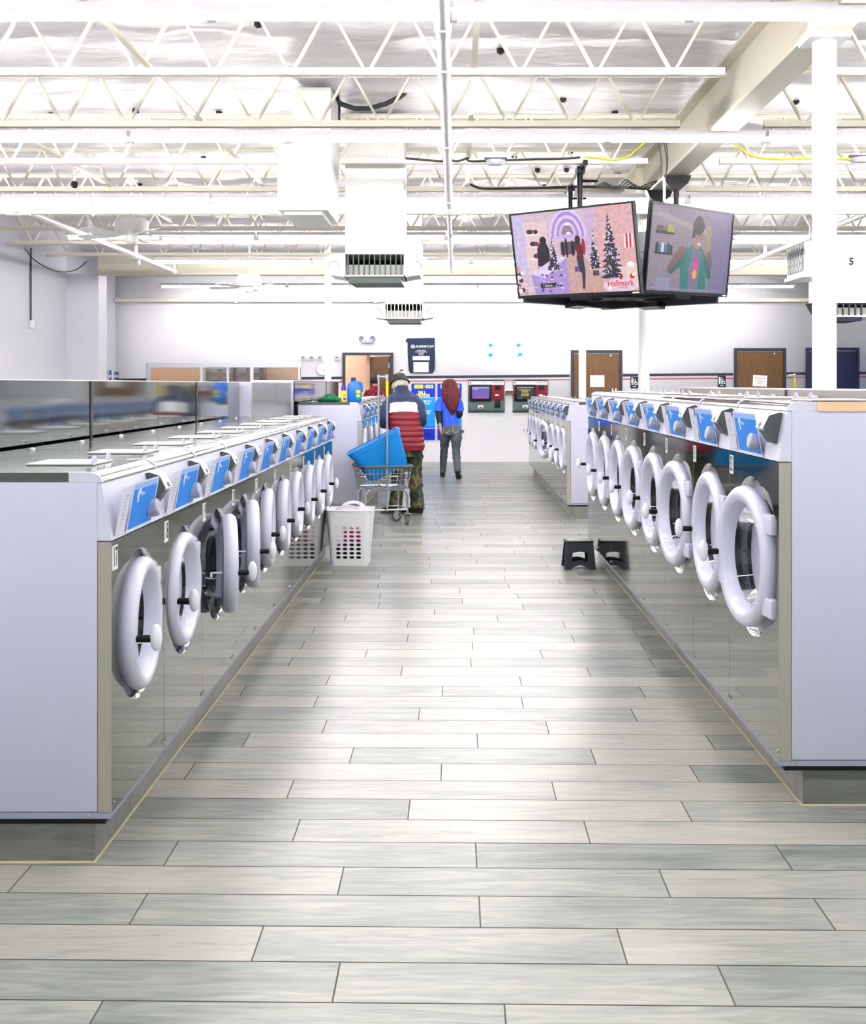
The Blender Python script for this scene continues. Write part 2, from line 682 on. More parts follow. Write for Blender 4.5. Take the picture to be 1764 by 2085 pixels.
# ceiling: sagging vinyl-faced insulation blankets
nx, ny = 90, 150
bm = bmesh.new()
grid = []
for j in range(ny + 1):
    y = -2 + (YB + 2) * j / ny
    row = []
    for i in range(nx + 1):
        x = XLB + (XR - XLB) * i / nx
        sag = .06 * abs(math.sin(PI * (y - 5.76) / 1.44))
        n = noise.noise(Vector((x * .9, y * 2.3, 0))) * .05 + noise.noise(Vector((x * 2.5, y * 5, 4))) * .03
        row.append(bm.verts.new((x, y, ZC - sag + n)))
    grid.append(row)
for j in range(ny):
    for i in range(nx):
        bm.faces.new([grid[j][i], grid[j + 1][i], grid[j + 1][i + 1], grid[j][i + 1]])
me = bpy.data.meshes.new('ceiling')
bm.to_mesh(me)
bm.free()
for p in me.polygons:
    p.use_smooth = True
me.materials.append(M['insul'])
o = bpy.data.objects.new('ceiling', me)
C.objects.link(o)
tag(o, kind='structure')
b = B()
b.box(XLB - .15, -2, ZC + .3, XR + .15, 26, ZC + .4, 'white')
tag(b.build('roof_deck'), kind='structure')
# dark pins holding the blankets
pin = None
for i in range(46):
    x, y = rnd.uniform(-4.5, 5.5), rnd.uniform(6.3, 15)
    if pin is None:
        b = B()
        b.cyl((0, 0, 0), (0, 0, .04), .03, 'cord', 8)
        b.cyl((0, 0, -.012), (0, 0, 0), .016, 'cord', 8)
        pin = b.build('insulation_pin')
        q = pin
    else:
        q = pin.copy()
        C.objects.link(q)
    sag = .06 * abs(math.sin(PI * (y - 5.76) / 1.44))
    q.location = (x, y, ZC - sag - .03)
    tag(q, 'small dark fastener pin holding the white ceiling insulation', 'pin', 'fastener pins in the ceiling insulation')

# trim stripe on the back wall
for i, (xa, xb) in enumerate([(240, 298), (614, 697), (803, 1160), (1268, 1493), (1602, 1640), (1749, 1775)]):
    b = B()
    for dy, hh, m in ((0, .052, 'navy'), (9.5, .022, 'redline')):
        ya, yb = 771 - (xa - 240) * .0093 + dy, 771 - (xb - 240) * .0093 + dy
        (u0, v0), (u1, v1) = back(xa, ya), back(xb, yb)
        b.prism([(u0, v0 - hh), (u1, v1 - hh), (u1, v1), (u0, v0)], XZ, YB - .008, YB, m)
    tag(b.build('trim_%d' % (i + 1)), kind='structure')

# beams
b = B()
b.box(-5.98, 18.82, 3.39, XR, 19.02, 3.42, 'beam').box(-5.98, 18.9, 3.42, XR, 18.94, 3.72, 'beam').box(-5.98, 18.82, 3.72, XR, 19.02, 3.75, 'beam')
tag(b.build('ceiling_beam'), 'cream steel girder running across the far end of the hall', 'beam')
b = B()
for z0, z1, x0, x1 in ((3.48, 3.505, 1.94, 2.14), (3.505, 3.90, 2.03, 2.05), (3.90, 3.925, 1.94, 2.14)):
    b.box(x0, -1, z0, x1, 18.8, z1, 'beam')
for y in (2.2, 6.24, 12.2):
    b.box(1.95, y - .01, 3.505, 2.13, y + .01, 3.90, 'beam')
tag(b.build('ceiling_beam'), 'large beige steel I-beam receding along the ceiling at right', 'beam')

# columns
COLS = [(2.04, 6.24, .065, 'tall white pipe column rising beside the washers at right', 3.48),
        (2.04, 12.2, .06, 'slim white pipe column behind the hanging televisions', 3.48),
        (2.04, 18.1, .06, 'slim white pipe column in front of the brown door with a paper sign', 3.48),
        (-2.06, 18.3, .055, 'slim white pipe column in front of the wall clock', ZC - .06)]
for x, y, r, lb, zt in COLS:
    t = thing('support_column', lb, 'column', (x, y, 0))
    b = B()
    b.cyl((0, 0, .015), (0, 0, zt - .03), r, 'white', 28)
    b.build('shaft', t)
    b = B()
    b.box(-r * 1.7, -r * 1.7, zt - .03, r * 1.7, r * 1.7, zt, 'white')
    b.build('cap_plate', t)
    b = B()
    b.box(-r * 1.7, -r * 1.7, 0, r * 1.7, r * 1.7, .015, 'white')
    b.build('base_plate', t)


# ------------------------------------------------------------------ open-web joists
def joist(x0, x1, y, label, phase=0):
    t = thing('bar_joist', label, 'joist', ((x0 + x1) / 2, y, 3.545), 0, 'open-web ceiling joists')
    L = (x1 - x0) / 2
    hh = .42
    b = B()
    for s in (-1, 1):
        b.box(-L + .25, s * .022 - .016, -.018, L - .25, s * .022 + .016, -.012, 'joist')
        b.box(-L + .25, s * .008 - .003, -.018, L - .25, s * .008 + .003, .034, 'joist')
    b.build('bottom_chord', t)
    b = B()
    for s in (-1, 1):
        b.box(-L, s * .022 - .016, hh, L, s * .022 + .016, hh + .006, 'joist')
        b.box(-L, s * .008 - .003, hh - .03, L, s * .008 + .003, hh, 'joist')
    b.build('top_chord', t)
    n = int((2 * L - .6) / .487)
    b = B()
    for i in range(n):
        xb = -n * .487 / 2 + (i + .5) * .487
        for s in (-1, 1):
            p, q = Vector((xb + s * .012, 0, .012)), Vector((xb + s * .235, 0, hh - .01))
            d = (q - p).normalized()
            u = Vector((0, 1, 0))
            v = d.cross(u)
            A = [p + u * a + v * c for a, c in ((-.013, -.009), (.013, -.009), (.013, .009), (-.013, .009))]
            Q = [q + u * a + v * c for a, c in ((-.013, -.009), (.013, -.009), (.013, .009), (-.013, .009))]
            b.rings([A, Q], 'joist')
    b.build('web_bars', t)
    return t


JY = [5.76 + 1.44 * k for k in range(10)]
for k, y in enumerate(JY[:9]):
    if k:
        joist(XL, 1.97, y, 'cream open-web joist left of the big I-beam, %s from the camera' % ORD[k - 1])
        joist(2.11, XR, y, 'cream open-web joist right of the big I-beam, %s from the camera' % ORD[k - 1])
for x, ya, yb, lb in [(-1.95, 5.9, 13.4, 'long thin bridging bar tying the joists left of the white ducts'),
                      (-3.52, 9, 14, 'thin bridging bar tying the joists above the nearer ceiling fan'),
                      (.12, 5.9, 14, 'thin bridging bar tying the joists right beside the sprinkler pipe')]:
    b = B()
    b.box(x - .018, ya, 3.575, x + .018, yb, 3.58, 'joist')
    b.box(x - .002, ya, 3.58, x + .002, yb, 3.61, 'joist')
    tag(b.build('bridging_bar'), lb, 'bar')


# ------------------------------------------------------------------ tube lights
def make_fixture():
    t = thing('strip_light', 'white fluorescent strip light', 'light', (0, 0, 0))
    b = B()
    b.prism([(-.035, .065), (.035, .065), (.05, .02), (-.05, .02)], YZ, -1.2, 1.2, 'fixture')
    b.build('housing', t)
    for x in (-1.2, .0):
        b = B()
        b.cyl((x + .03, 0, -.002), (x + 1.17, 0, -.002), .019, 'tube', 8)
        b.build('tube', t)
    for x in (-1.2, -.0, 1.2):
        b = B()
        b.box(x - .024, -.02, -.026, x + .024, .02, .021, 'fixture', .004)
        b.build('lamp_holder', t)
    for x in (-.9, .9):
        b = B()
        b.cyl((x, 0, .065), (x, 0, .09), .006, 'fixture', 6)
        b.cyl((x, -.02, .075), (x, .02, .075), .008, 'fixture', 6)
        b.build('hanger', t)
    return t


fx = make_fixture()
first = True
ZL = 3.435
LROWS = [(2.88, -6.0, 7, 0), (5.76, -6.13, 7, 1), (8.64, -6.13, 7, 2), (11.52, -6.13, 7, 3), (14.4, -3.75, 6, 4), (17.28, -2.85, 5, 5), (21.6, -3.88, 5, 6)]
for y, xs, n, k in LROWS:
    for i in range(n):
        o = fx if first else copy_tree(fx)
        first = False
        sh = .03 if k == 1 else 0
        o.location = (xs + 2.43 * i + sh - (.55 if k > 4 else 0), y, ZL)
        rowname = ['ceiling row behind the camera', 'nearest visible ceiling row', 'second ceiling row', 'third ceiling row', 'fourth ceiling row', 'fifth ceiling row', 'farthest ceiling row'][k]
        tag(o, 'glowing white strip light, %s from the left end of the %s' % (['first', 'second', 'third', 'fourth', 'fifth', 'sixth', 'seventh'][i], rowname), 'light', 'fluorescent strip lights, ' + rowname)
o = copy_tree(fx)  # unseen lamps added from here on to brighten the rooms behind the back wall
o.location = (-3.6, 24.2, 2.68)
tag(o, 'unseen strip light added to brighten the peach office behind the window', 'light')
o = copy_tree(fx)
o.location = (-5.4, 23.7, 2.68)
tag(o, 'unseen strip light added to brighten the office near the dark lockers', 'light')
o = copy_tree(fx)  # added fill lamp, out of view behind the open door
o.location = (-1.0, 24.3, 2.68)
o.rotation_euler = (0, 0, PI / 2)
o.scale = (.55, 1, 1)
tag(o, 'unseen strip light added to brighten the room behind the open brown door', 'light')

# ------------------------------------------------------------------ pipes
hp = 1.56 + 1.85
t = thing('sprinkler_pipe', 'white sprinkler pipe running away from the camera above the aisle', 'pipe', (-.063, 0, 0))
b = B()
b.cyl((0, -1, hp), (0, 11.75, hp), .036, 'white', 20)
b.build('main_run', t)
b = B()
b.cyl((0, 11.75, hp), (0, 18.3, hp), .026, 'white', 16)
b.ell((0, 18.3, hp), (.026, .03, .026), 'white')
b.build('far_run', t)
for y, r in ((5.85, .045), (6.6, .046), (8.7, .046), (11.3, .05), (13.9, .038), (16.7, .036), (18.25, .034)):
    b = B()
    b.cyl((0, y - .06, hp), (0, y + .06, hp), r, 'white', 20)
    b.build('coupling', t)
for y in (7.2, 11.52, 15.84):
    b = B()
    b.cyl((0, y, hp), (0, y, 3.53), .006, 'white', 6)
    b.build('hanger_rod', t)
t = thing('sprinkler_main', 'thick cream sprinkler main crossing the hall under the third row of lights', 'pipe', (0, 11.85, 3.41))
b = B()
b.cyl((XL, 0, 0), (XR, 0, 0), .066, 'joist', 24)
b.build('main_run', t)
for x in (-4.58, -.063, 4.45):
    b = B()
    b.cyl((x - .12, 0, 0), (x + .12, 0, 0), .078, 'joist', 24)
    b.cyl((x, -.12, 0), (x, .12, 0), .06, 'white', 20)
    b.build('tee', t)
for x in (-3.8, 1.2, 3.2):
    b = B()
    b.cyl((x, 0, .06), (x, 0, .2), .008, 'joist', 6)
    b.tube([(x, -.075, .08), (x, -.078, -.02), (x, 0, -.08), (x, .078, -.02), (x, .075, .08)], .009, 'joist', 6)
    b.build('hanger', t)
for X, lb in ((-4.58, 'white sprinkler branch pipe slanting past the nearer ceiling fan'), (4.45, 'white sprinkler branch pipe slanting behind the tall column at right')):
    t = thing('sprinkler_branch', lb, 'pipe', (X, 0, 3.41))
    b = B()
    b.cyl((0, 11.97, 0), (0, 18.5, 0), .034, 'white', 16)
    b.build('main_run', t)
    for y in (14.1, 16.2, 18.4):
        b = B()
        b.cyl((0, y - .06, 0), (0, y + .06, 0), .045, 'white', 16)
        b.cyl((0, y, 0), (0, y, .22 if y < 18 else .14), .028, 'white', 12)
        b.build('outlet', t)
    b = B()
    b.cyl((0, 16.35, -.03), (0, 16.35, -.09), .018, 'white', 10)
    b.ell((0, 16.35, -.1), (.03, .03, .02), 'white', 10, 6)
    b.build('sprinkler_head', t)
t = thing('wall_pipe', 'thin cream pipe fixed along the upper back wall', 'pipe', (0, YB - .12, at(900, 611, YB - .12).z))
b = B()
b.cyl((XLB + .02, 0, 0), (XR - .05, 0, 0), .045, 'joist', 16)
b.build('main_run', t)
for x in (-4.4, -1.6, 1.6, 5.2):
    b = B()
    b.box(x - .03, -.05, -.06, x + .03, .115, .06, 'joist')
    b.cyl((x, 0, .05), (x, 0, .4), .008, 'white', 6)
    b.build('bracket', t)


# ------------------------------------------------------------------ ceiling fans
def make_fan(zrod):
    t = thing('ceiling_fan', '', 'fan')
    b = B()
    b.lathe([(.02, -.06), (.075, -.02), (.075, .0)], 'white', (0, 0, zrod), seg=20, cap=True)
    b.build('canopy', t)
    b = B()
    b.cyl((0, 0, .1), (0, 0, zrod - .03), .018, 'white', 12)
    b.build('downrod', t)
    b = B()
    b.lathe([(.05, .13), (.17, .12), (.195, .09), (.195, -.03), (.17, -.06), (.06, -.07)], 'white', seg=32, cap=True)
    b.build('motor_housing', t)
    b = B()
    b.lathe([(.06, -.07), (.075, -.10), (.075, -.15), (.05, -.17)], 'white', seg=24, cap=True)
    b.build('switch_housing', t)
    for k in range(5):
        a = 2 * PI * k / 5 + .35
        b = B()
        R = Matrix.Rotation(a, 4, 'Z') @ Matrix.Translation((0, 0, -.075)) @ Matrix.Rotation(.2, 4, 'X')
        pts = [(.2, -.045), (.62, -.07), (.70, -.05), (.72, 0), (.70, .05), (.62, .07), (.2, .045)]
        b.prism(pts, lambda u, v, ww: R @ Vector((u, v, ww)), -.004, .004, 'white')
        bl = b.build('blade', t)
        b = B()
        b.prism([(.06, -.02), (.24, -.035), (.24, .035), (.06, .02)], lambda u, v, ww: R @ Vector((u, v, ww)), .004, .010, 'white')
        b.build('blade_arm', bl)
    return t


for x, y, d, lb in ((268, 466, 13.3, 'white five-blade ceiling fan nearest the left wall'), (508, 575, 18.3, 'white five-blade ceiling fan hanging farther back near the centre'),
                    (1448, 577, 18.3, 'white five-blade ceiling fan mostly hidden behind the televisions')):
    p = at(x, y, d)
    f = make_fan(3.97 - p.z)
    f.location = p
    f['label'] = lb


# ------------------------------------------------------------------ ducts
def p3(x, y, d):
    return at(x, y, d)


def diffuser(t, w_, z0, z1, y0, dep, pale, n=11):
    """square drop head with an open vaned face and flared side plates, local x centre"""
    b = B()
    hw = w_ / 2
    th = .012
    b.box(-hw, y0, z1 - th, hw, y0 + dep, z1, 'duct').box(-hw, y0, z0, hw, y0 + dep, z0 + th, 'duct')
    b.box(-hw, y0, z0, -hw + th, y0 + dep, z1, 'duct').box(hw - th, y0, z0, hw, y0 + dep, z1, 'duct')
    b.build('head_frame', t)
    b = B()
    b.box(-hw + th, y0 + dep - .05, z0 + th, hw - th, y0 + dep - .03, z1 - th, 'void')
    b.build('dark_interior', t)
    for i in range(n):
        x = -hw + th + (w_ - 2 * th) * (i + .5) / n
        b = B()
        b.box(x - .005, y0 + .005, z0 + th, x + .005, y0 + .05, z1 - th, 'vane' if not pale else 'vanepale')
        b.build('vane', t)
    b = B()
    b.box(-hw + th, y0 + .12, z0 + th, hw - th, y0 + .13, z0 + (z1 - z0) * .55, 'vanepale')
    b.build('inner_damper', t)
    b = B()
    b.box(-hw * .86, y0 + .02, z0 - .05, hw * .86, y0 + dep - .02, z0, 'vane')
    b.box(-hw * .8, y0 + .01, z0 - .058, hw * .9, y0 + dep - .03, z0 - .05, 'darkgrey')
    b.build('drip_tray', t)
    for s in (-1, 1):
        b = B()
        b.prism([(s * hw, z1), (s * (hw + .2), z1 - .03), (s * (hw + .13), z0 + .02), (s * hw, z0)], XZ, y0 + .06, y0 + dep - .06, 'duct')
        sp = b.build('side_hood', t)
        b = B()
        b.tube([(s * (hw + .1 + .05 * math.cos(a)), y0 + .055, (z0 + z1) / 2 - .03 + .07 * math.sin(a)) for a in [PI * k / 8 for k in range(9)]], .006, 'grey', 6)
        b.build('rim', sp)


# duct with its own open bottom, left of the big one
d = 9.15
pl, pr = p3(565, 405, d), p3(668, 405, d)
zb = p3(600, 428, d).z
t = thing('air_duct', 'wide white sheet-metal duct box hanging left of the vaned duct', 'duct', ((pl.x + pr.x) / 2, d, 0))
hw = (pr.x - pl.x) / 2
b = B()
b.box(-hw, 0, zb, hw, .85, p3(600, 292, d).z, 'duct', .008)
b.build('casing', t)
b = B()
b.box(-hw + .09, .2, p3(600, 292, d).z, hw, .9, 4.02, 'duct')
b.build('neck', t)
b = B()
b.box(-hw + .05, .05, zb - .03, hw - .05, .8, zb, 'duct')
b.build('bottom_flange', t)
# central duct
d = 10.35
pl, pr = p3(703, 515, d), p3(823, 515, d)
t = thing('air_duct', 'tall white duct dropping to a vaned diffuser above the aisle', 'duct', ((pl.x + pr.x) / 2, d, 0))
hw = (pr.x - pl.x) / 2
zt = p3(700, 515, d).z
b = B()
b.box(-hw, 0, zt, hw, 2 * hw, 4.03, 'duct', .004)
b.build('casing', t)
for z in (3.3, 3.65):
    b = B()
    b.box(-hw - .004, -.004, z, hw + .004, 2 * hw + .004, z + .012, 'duct')
    b.build('seam', t)
diffuser(t, 2 * hw + .02, p3(700, 563, d).z, zt, -.01, 2 * hw + .02, False)
# farther duct
d = 15.6
pl, pr = p3(785, 617, d), p3(860, 617, d)
t = thing('air_duct', 'farther white duct with a pale vaned diffuser near the back wall', 'duct', ((pl.x + pr.x) / 2, d, 0))
hw = (pr.x - pl.x) / 2
zt = p3(700, 617, d).z
b = B()
b.box(-hw, 0, zt, hw, 2 * hw, 4.03, 'duct', .004)
b.build('casing', t)
diffuser(t, 2 * hw + .02, p3(700, 649, d).z, zt, -.01, 2 * hw + .02, True, 10)
# numbered unit at right
d = 15.5
pl = p3(1640, 553, d)
t = thing('air_duct', 'white air unit numbered 5 behind the tall column at right', 'duct', (pl.x, d, 0))
z0, z1 = p3(1640, 612, d).z, p3(1640, 475, d).z
zs = p3(1640, 556, d).z
b = B()
b.box(.33, 0, z0, 1.75, .9, 4.02, 'duct', .006)
b.build('casing', t)
b = B()
b.box(0, .02, zs, .33, .85, p3(1640, 490, d).z + .1, 'duct', .006)
b.box(-.03, .0, zs - .05, .34, .88, zs, 'duct')
b.build('side_intake', t)
b = B()
b.box(-.012, .07, zs + .04, 0, .80, zs + .5, 'mesh')
for k in range(7):
    for s in (-1, 1):
        y0 = .07 + k * .12
        y1 = y0 + s * .25
        ya, yb = max(.07, min(.8, y0)), max(.07, min(.8, y1))
        if abs(yb - ya) > .02:
            za, zb_ = zs + .04 + .46 * (ya - y0) / (y1 - y0), zs + .04 + .46 * (yb - y0) / (y1 - y0)
            b.tube([(-.016, ya, za), (-.016, yb, zb_)], .005, 'white', 4)
b.build('mesh_filter', t)
b = B()
zg = p3(1700, 645, d).z
for x0, x1, za, zb_ in ((.38, 1.5, z0 - .03, z0), (.38, 1.5, zg, zg + .02), (.38, .42, zg, z0), (1.46, 1.5, zg, z0)):
    b.box(x0, 0, za, x1, .8, zb_, 'duct')
b.build('head_frame', t)
b = B()
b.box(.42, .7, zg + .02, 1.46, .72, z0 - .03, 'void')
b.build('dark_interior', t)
b = B()
b.box(.42, .2, zg + .02, .95, .21, zg + .14, 'vanepale')
b.build('inner_damper', t)
for i in range(12):
    b = B()
    x = .45 + i * .085
    b.box(x - .005, .02, zg + .02, x + .005, .08, z0 - .03, 'vane')
    b.build('vane', t)
b = B()
b.box(.4, .05, zg - .05, .8, .75, zg, 'navydoor')
b.build('drip_tray', t)
p = Pic().text('5', 0, 0, .135, (14, 18, 28), bold=.05)
p.build('unit_number', t, (p3(1734, 533, d).x - pl.x, -.002, p3(1734, 533, d).z))
# hose looping above the ducts
pts = [p3(672, 196, 9.9), p3(695, 212, 9.9), p3(722, 221, 9.9), p3(750, 221, 9.9), p3(785, 212, 9.9), p3(815, 197, 9.9), p3(835, 180, 9.9), p3(842, 166, 9.9)]
t = thing('flexible_hose', 'slate flexible hose looping between the ceiling ducts', 'hose', pts[0])
b = B()
b.tube([q - pts[0] for q in pts], .022, 'hose', 10)
b.build('hose_body', t)
b = B()
q = pts[-1] - pts[0]
b.box(q.x - .05, -.04, q.z, q.x + .09, .06, q.z + .09, 'darkgrey')
b.build('connector_box', t)
b = B()
b.box(p3(669, 200, 9.95).x, 9.95, p3(669, 248, 9.95).z, p3(690, 200, 9.95).x, 10.1, p3(669, 196, 9.95).z, 'void')
tag(b.build('duct_gap_cover'), 'dark opening beside the top of the wide white duct', 'opening')

# ------------------------------------------------------------------ washers
def washer(w_, h, r, dc, zc, consz, D):
    """front faces local -Y at y=0, base at z=0; r door radius, dc door centre x, zc its height, consz console bottom"""
    hw = w_ / 2
    t = thing('washing_machine', '', 'washing machine')
    g = .0025
    b = B()                                    # painted body
    b.box(-hw + g, .047, .022, hw - g, D, h - .03, 'enamel', .003)
    b.build('cabinet', t)
    b = B()
    b.box(-hw + g, .004, .0, hw - g, .046, .02, 'rail').box(-hw + g, .046, 0, hw - g, D, .02, 'rail')
    for s in (-1, 1):
        b.cyl((s * (hw - g), .07, .011), (s * (hw - g + .003), .07, .011), .006, 'chrome', 8)
    b.build('base_rail', t)
    b = B()
    b.box(-hw + g, .02, -.016, hw - g, D - .02, 0, 'black')
    b.build('base_frame', t)
    # stainless front with the keyhole-shaped opening round the door
    R = r * 1.13
    out = []
    for k in range(41):
        a = math.radians(52 + 256 * k / 40)
        out.append((dc + R * math.cos(a), zc + R * math.sin(a)))
    ex = min(r * 1.24, hw - .03 - dc)
    out += [(dc + ex * .86, zc - R * .66), (dc + ex, zc - R * .56), (dc + ex, zc + R * .56), (dc + ex * .86, zc + R * .66)]
    sc_ = lambda f, y: [Vector((dc + (u - dc) * f, y, zc + (v - zc) * f)) for u, v in out]
    b = B()
    b.holed([(-hw + g, .018), (hw - g, .018), (hw - g, consz - .004), (-hw + g, consz - .004)], [out], XZ, 'steel_front')
    for s in (-1, 1):
        x = s * (hw - g)
        b.face([(x, 0, .018), (x, .045, .018), (x, .045, consz - .004), (x, 0, consz - .004)], 'flange')
    b.build('front_panel', t, smooth=20)
    b = B()
    b.rings([sc_(1, 0), sc_(.985, .003), sc_(.955, .02), sc_(.93, .05), sc_(.925, .06)], 'chrome', cap=False)
    b.build('door_recess', t)
    b = B()
    circ = [(dc + .74 * r * math.cos(2 * PI * k / 32), zc + .74 * r * math.sin(2 * PI * k / 32)) for k in range(32)]
    b.holed([(dc + (u - dc) * .945, zc + (v - zc) * .945) for u, v in out], [circ], lambda u, v, q: Vector((u, .058, v)), 'rubber')
    b.build('tub_front', t)
    b = B()
    b.lathe([(.72 * r, .035), (.8 * r, .04), (.84 * r, .055), (.7 * r, .07), (.66 * r, .09)], 'rubber', (dc, 0, zc), 'y', 40)
    b.build('gasket', t)
    b = B()
    b.lathe([(.70 * r, .09), (.95 * r, .14), (.95 * r, D - .1), (.3 * r, D - .08), (.01, D - .08)], 'drum', (dc, 0, zc), 'y', 32)
    for k in range(3):
        a = 2 * PI * k / 3 + .5
        c, s = math.cos(a), math.sin(a)
        b.cyl((dc + .86 * r * c, .15, zc + .86 * r * s), (dc + .86 * r * c, D - .1, zc + .86 * r * s), .09 * r, 'chrome', 8)
    b.build('drum', t)
    for s in (-1, 1):
        b = B()
        b.lathe([(.0065, 0), (.0065, -.003), (.003, -.005)], 'chrome', (s * (hw - .02), 0, .05), 'y', 8, True)
        b.build('screw', t)
    # door, hinged on its right side
    hx = dc + r * 1.06
    dr = bpy.data.objects.new('door', None)
    b = B()
    o = (-r * 1.06, 0, 0)
    b.lathe([(.70 * r, .05), (.93 * r, .04), (r * .985, .024), (r, .006), (r * .985, -.010), (.94 * r, -.022), (.87 * r, -.027), (.81 * r, -.023), (.77 * r, -.012), (.71 * r, .03), (.72 * r, .05), (.70 * r, .05)], 'ring', o, 'y', 56)
    for s in (-1, 1):
        z = s * .56 * r
        xx = -r * 1.06 + r * math.cos(math.asin(.56)) - .02
        b.box(xx, -.012, z - .13 * r, .012, .024, z + .13 * r, 'ring', .006)
    dr = b.build('door', t, (hx, 0, zc))
    b = B()
    b.lathe([(.72 * r, .028), (.70 * r, .04), (.67 * r, .09), (.58 * r, .13), (.3 * r, .15), (.01, .153)], 'glass', o, 'y', 40)
    b.build('door_glass', dr)
    xh, zh = -r * 1.06 - .87 * r, -.06 * r
    b = B()
    b.cyl((xh, -.02, zh), (xh, -.072, zh), .013, 'black', 12)
    b.build('handle_stem', dr)
    b = B()
    b.ell((xh, -.088, zh + .004), (.021, .021, .046), 'knob', 16, 10)
    b.build('handle', dr)
    b = B()
    b.cyl((.008, .016, -.66 * r), (.008, .016, .66 * r), .008, 'darkgrey', 10)
    b.build('hinge', dr)
    b = B()
    b.box(xh + .02, .045, zh - .004, xh + .028, .10, zh + .004, 'chrome')
    b.box(xh + .016, .09, zh - .02, xh + .03, .10, zh + .004, 'chrome')
    b.build('latch', dr)
    # console: sloping face from consz to the rolled top edge
    lean, ztop = .034, h - .035
    b = B()
    b.prism([(0, consz), (lean, ztop), (.0465, ztop), (.0465, consz)], lambda u, v, q: Vector((q, u, v)), -hw + g, hw - g, 'console')
    b.build('console', t)
    S = Vector((0, lean, ztop - consz))
    SL = S.length
    ang = -math.atan2(lean, ztop - consz)

    def cons(fu, fv, off=.001):
        """point on the console face; fu from left edge, fv from bottom"""
        n = Vector((0, -S.z, S.y)).normalized()
        return Vector((-hw + fu * w_, 0, consz)) + S * fv + n * off
    p = Pic()
    u0, u1 = .25 * w_, .70 * w_
    v0, v1 = .07 * SL, .90 * SL
    p.rect(u0 - .012, v0 - .012, u1 + .012, v1 + .006, (222, 228, 246))
    p.rect(u0, v1 - .02, u1, v1, (150, 184, 236))
    p.rect(u0, v0, u1, v1 - .02, (36, 132, 226))
    cx_ = u0 + .10 * w_
    for du, dv, a, c in ((0, 0, .010, .014), (.012, .012, .012, .010), (.004, -.02, .008, .008)):
        p.rect(cx_ + du - a, v0 + .62 * SL + dv - c, cx_ + du + a, v0 + .62 * SL + dv + c, (226, 238, 252))
    for k in range(4):
        p.rect(cx_ + .026 + k * .014, v0 + .62 * SL - .006, cx_ + .036 + k * .014, v0 + .62 * SL + .008 - .002 * k, (206, 226, 250))
    p.rect(cx_ + .01, v0 + .04 * SL, cx_ + .07, v0 + .055 * SL, (70, 150, 232))
    p.build('control_decal', t, cons(0, 0, .0006), (-ang, 0, 0))
    p = Pic().rect(.04 * w_, .06 * SL, .2 * w_, .9 * SL, (214, 214, 226))
    for k in range(9):
        p.rect(.10 * w_, (.25 + .06 * k) * SL, (.125 + .02 * (k * 7 % 3)) * w_, (.27 + .06 * k) * SL, (168, 170, 188))
    p.rect(.05 * w_, .08 * SL, .18 * w_, .10 * SL, (240, 240, 246))
    p.build('program_label', t, cons(0, 0, .0006), (-ang, 0, 0))
    n = Vector((0, -S.z, S.y)).normalized()
    b = B()
    c = cons(.645, .30, 0)
    b.tube([c, c + n * .012, c + n * .014, c + n * .05, c + n * .055], [.036, .036, .030, .030, .026], 'grey', 24)
    for k in range(20):
        a = 2 * PI * k / 20
        e = Vector((1, 0, 0)) * math.cos(a) + S.normalized() * math.sin(a)
        b.tube([c + e * .030 + n * .016, c + e * .029 + n * .05], .0028, 'grey', 4)
    b.build('dial', t)
    for fv in (.30, .46):
        b = B()
        c = cons(.44, fv, 0)
        b.tube([c, c + n * .006], .0135, 'knob', 12)
        b.build('button', t)
    # coin box: a wedge that narrows to a white face
    b = B()
    prof = [(.34, 0), (.96, 0), (.96, .014), (.86, .050), (.60, .064), (.34, .014)]
    q = lambda u, v, x: cons(0, u, v) + Vector((x, 0, 0))
    b.prism(prof, q, .795 * w_, .915 * w_, 'darkgrey')
    bx = b.build('coin_box', t)
    b = B()
    b.prism([(.965, .0), (.97, .015), (.868, .053), (.60, .068), (.56, .060), (.60, .064), (.86, .050), (.96, .014)], q, .792 * w_, .918 * w_, 'white')
    b.build('coin_face', bx)
    b = B()
    c = q(.66, .0652, .855 * w_)
    e = (q(.868, .053, 0) - q(.60, .068, 0)).normalized()
    m_ = e.cross(Vector((1, 0, 0)))
    if m_.y > 0:
        m_ = -m_
    pts = [c + Vector((sx * .014, 0, 0)) + e * (sy * .009) + m_ * .002 for sx, sy in ((-1, -1), (1, -1), (1, 1), (-1, 1))]
    b.face(pts, 'black')
    b.build('coin_slot', bx)
    # stainless top with a rolled front edge, plastic caps at both ends
    top = [(lean, ztop + .001)]
    for k in range(9):
        a = PI / 2 * k / 8
        top.append((lean - .002 + .05 * (1 - math.cos(a)), ztop + .001 + .034 * math.sin(a)))
    top += [(D, h), (D, h - .03), (.1, h - .03), (.1, ztop + .001)]
    b = B()
    b.prism(top, lambda u, v, x: Vector((x, u, v)), -hw + .012, hw - .012, 'steel')
    b.build('top_panel', t, smooth=40)
    for s in (-1, 1):
        b = B()
        b.prism([(u - .002 if i < 9 else u, v + (.002 if i < 10 else 0)) for i, (u, v) in enumerate(top)][:10] + [(.14, h + .001), (.14, h - .03)], lambda u, v, x: Vector((x, u, v)), s * hw - s * g, s * (hw - .0125), 'console')
        b.build('corner_cap', t)
        b = B()
        b.box(s * (hw - g), .14, h - .03, s * (hw - .012), D, h + .0005, 'vane')
        b.build('top_trim', t)
    # soap dispenser on the top
    b = B()
    b.box(-.02 * w_, .16, h, .33 * w_, .40, h + .008, 'satin', .003)
    b.build('soap_dispenser', t)
    sd = kid(t, 'soap_dispenser')
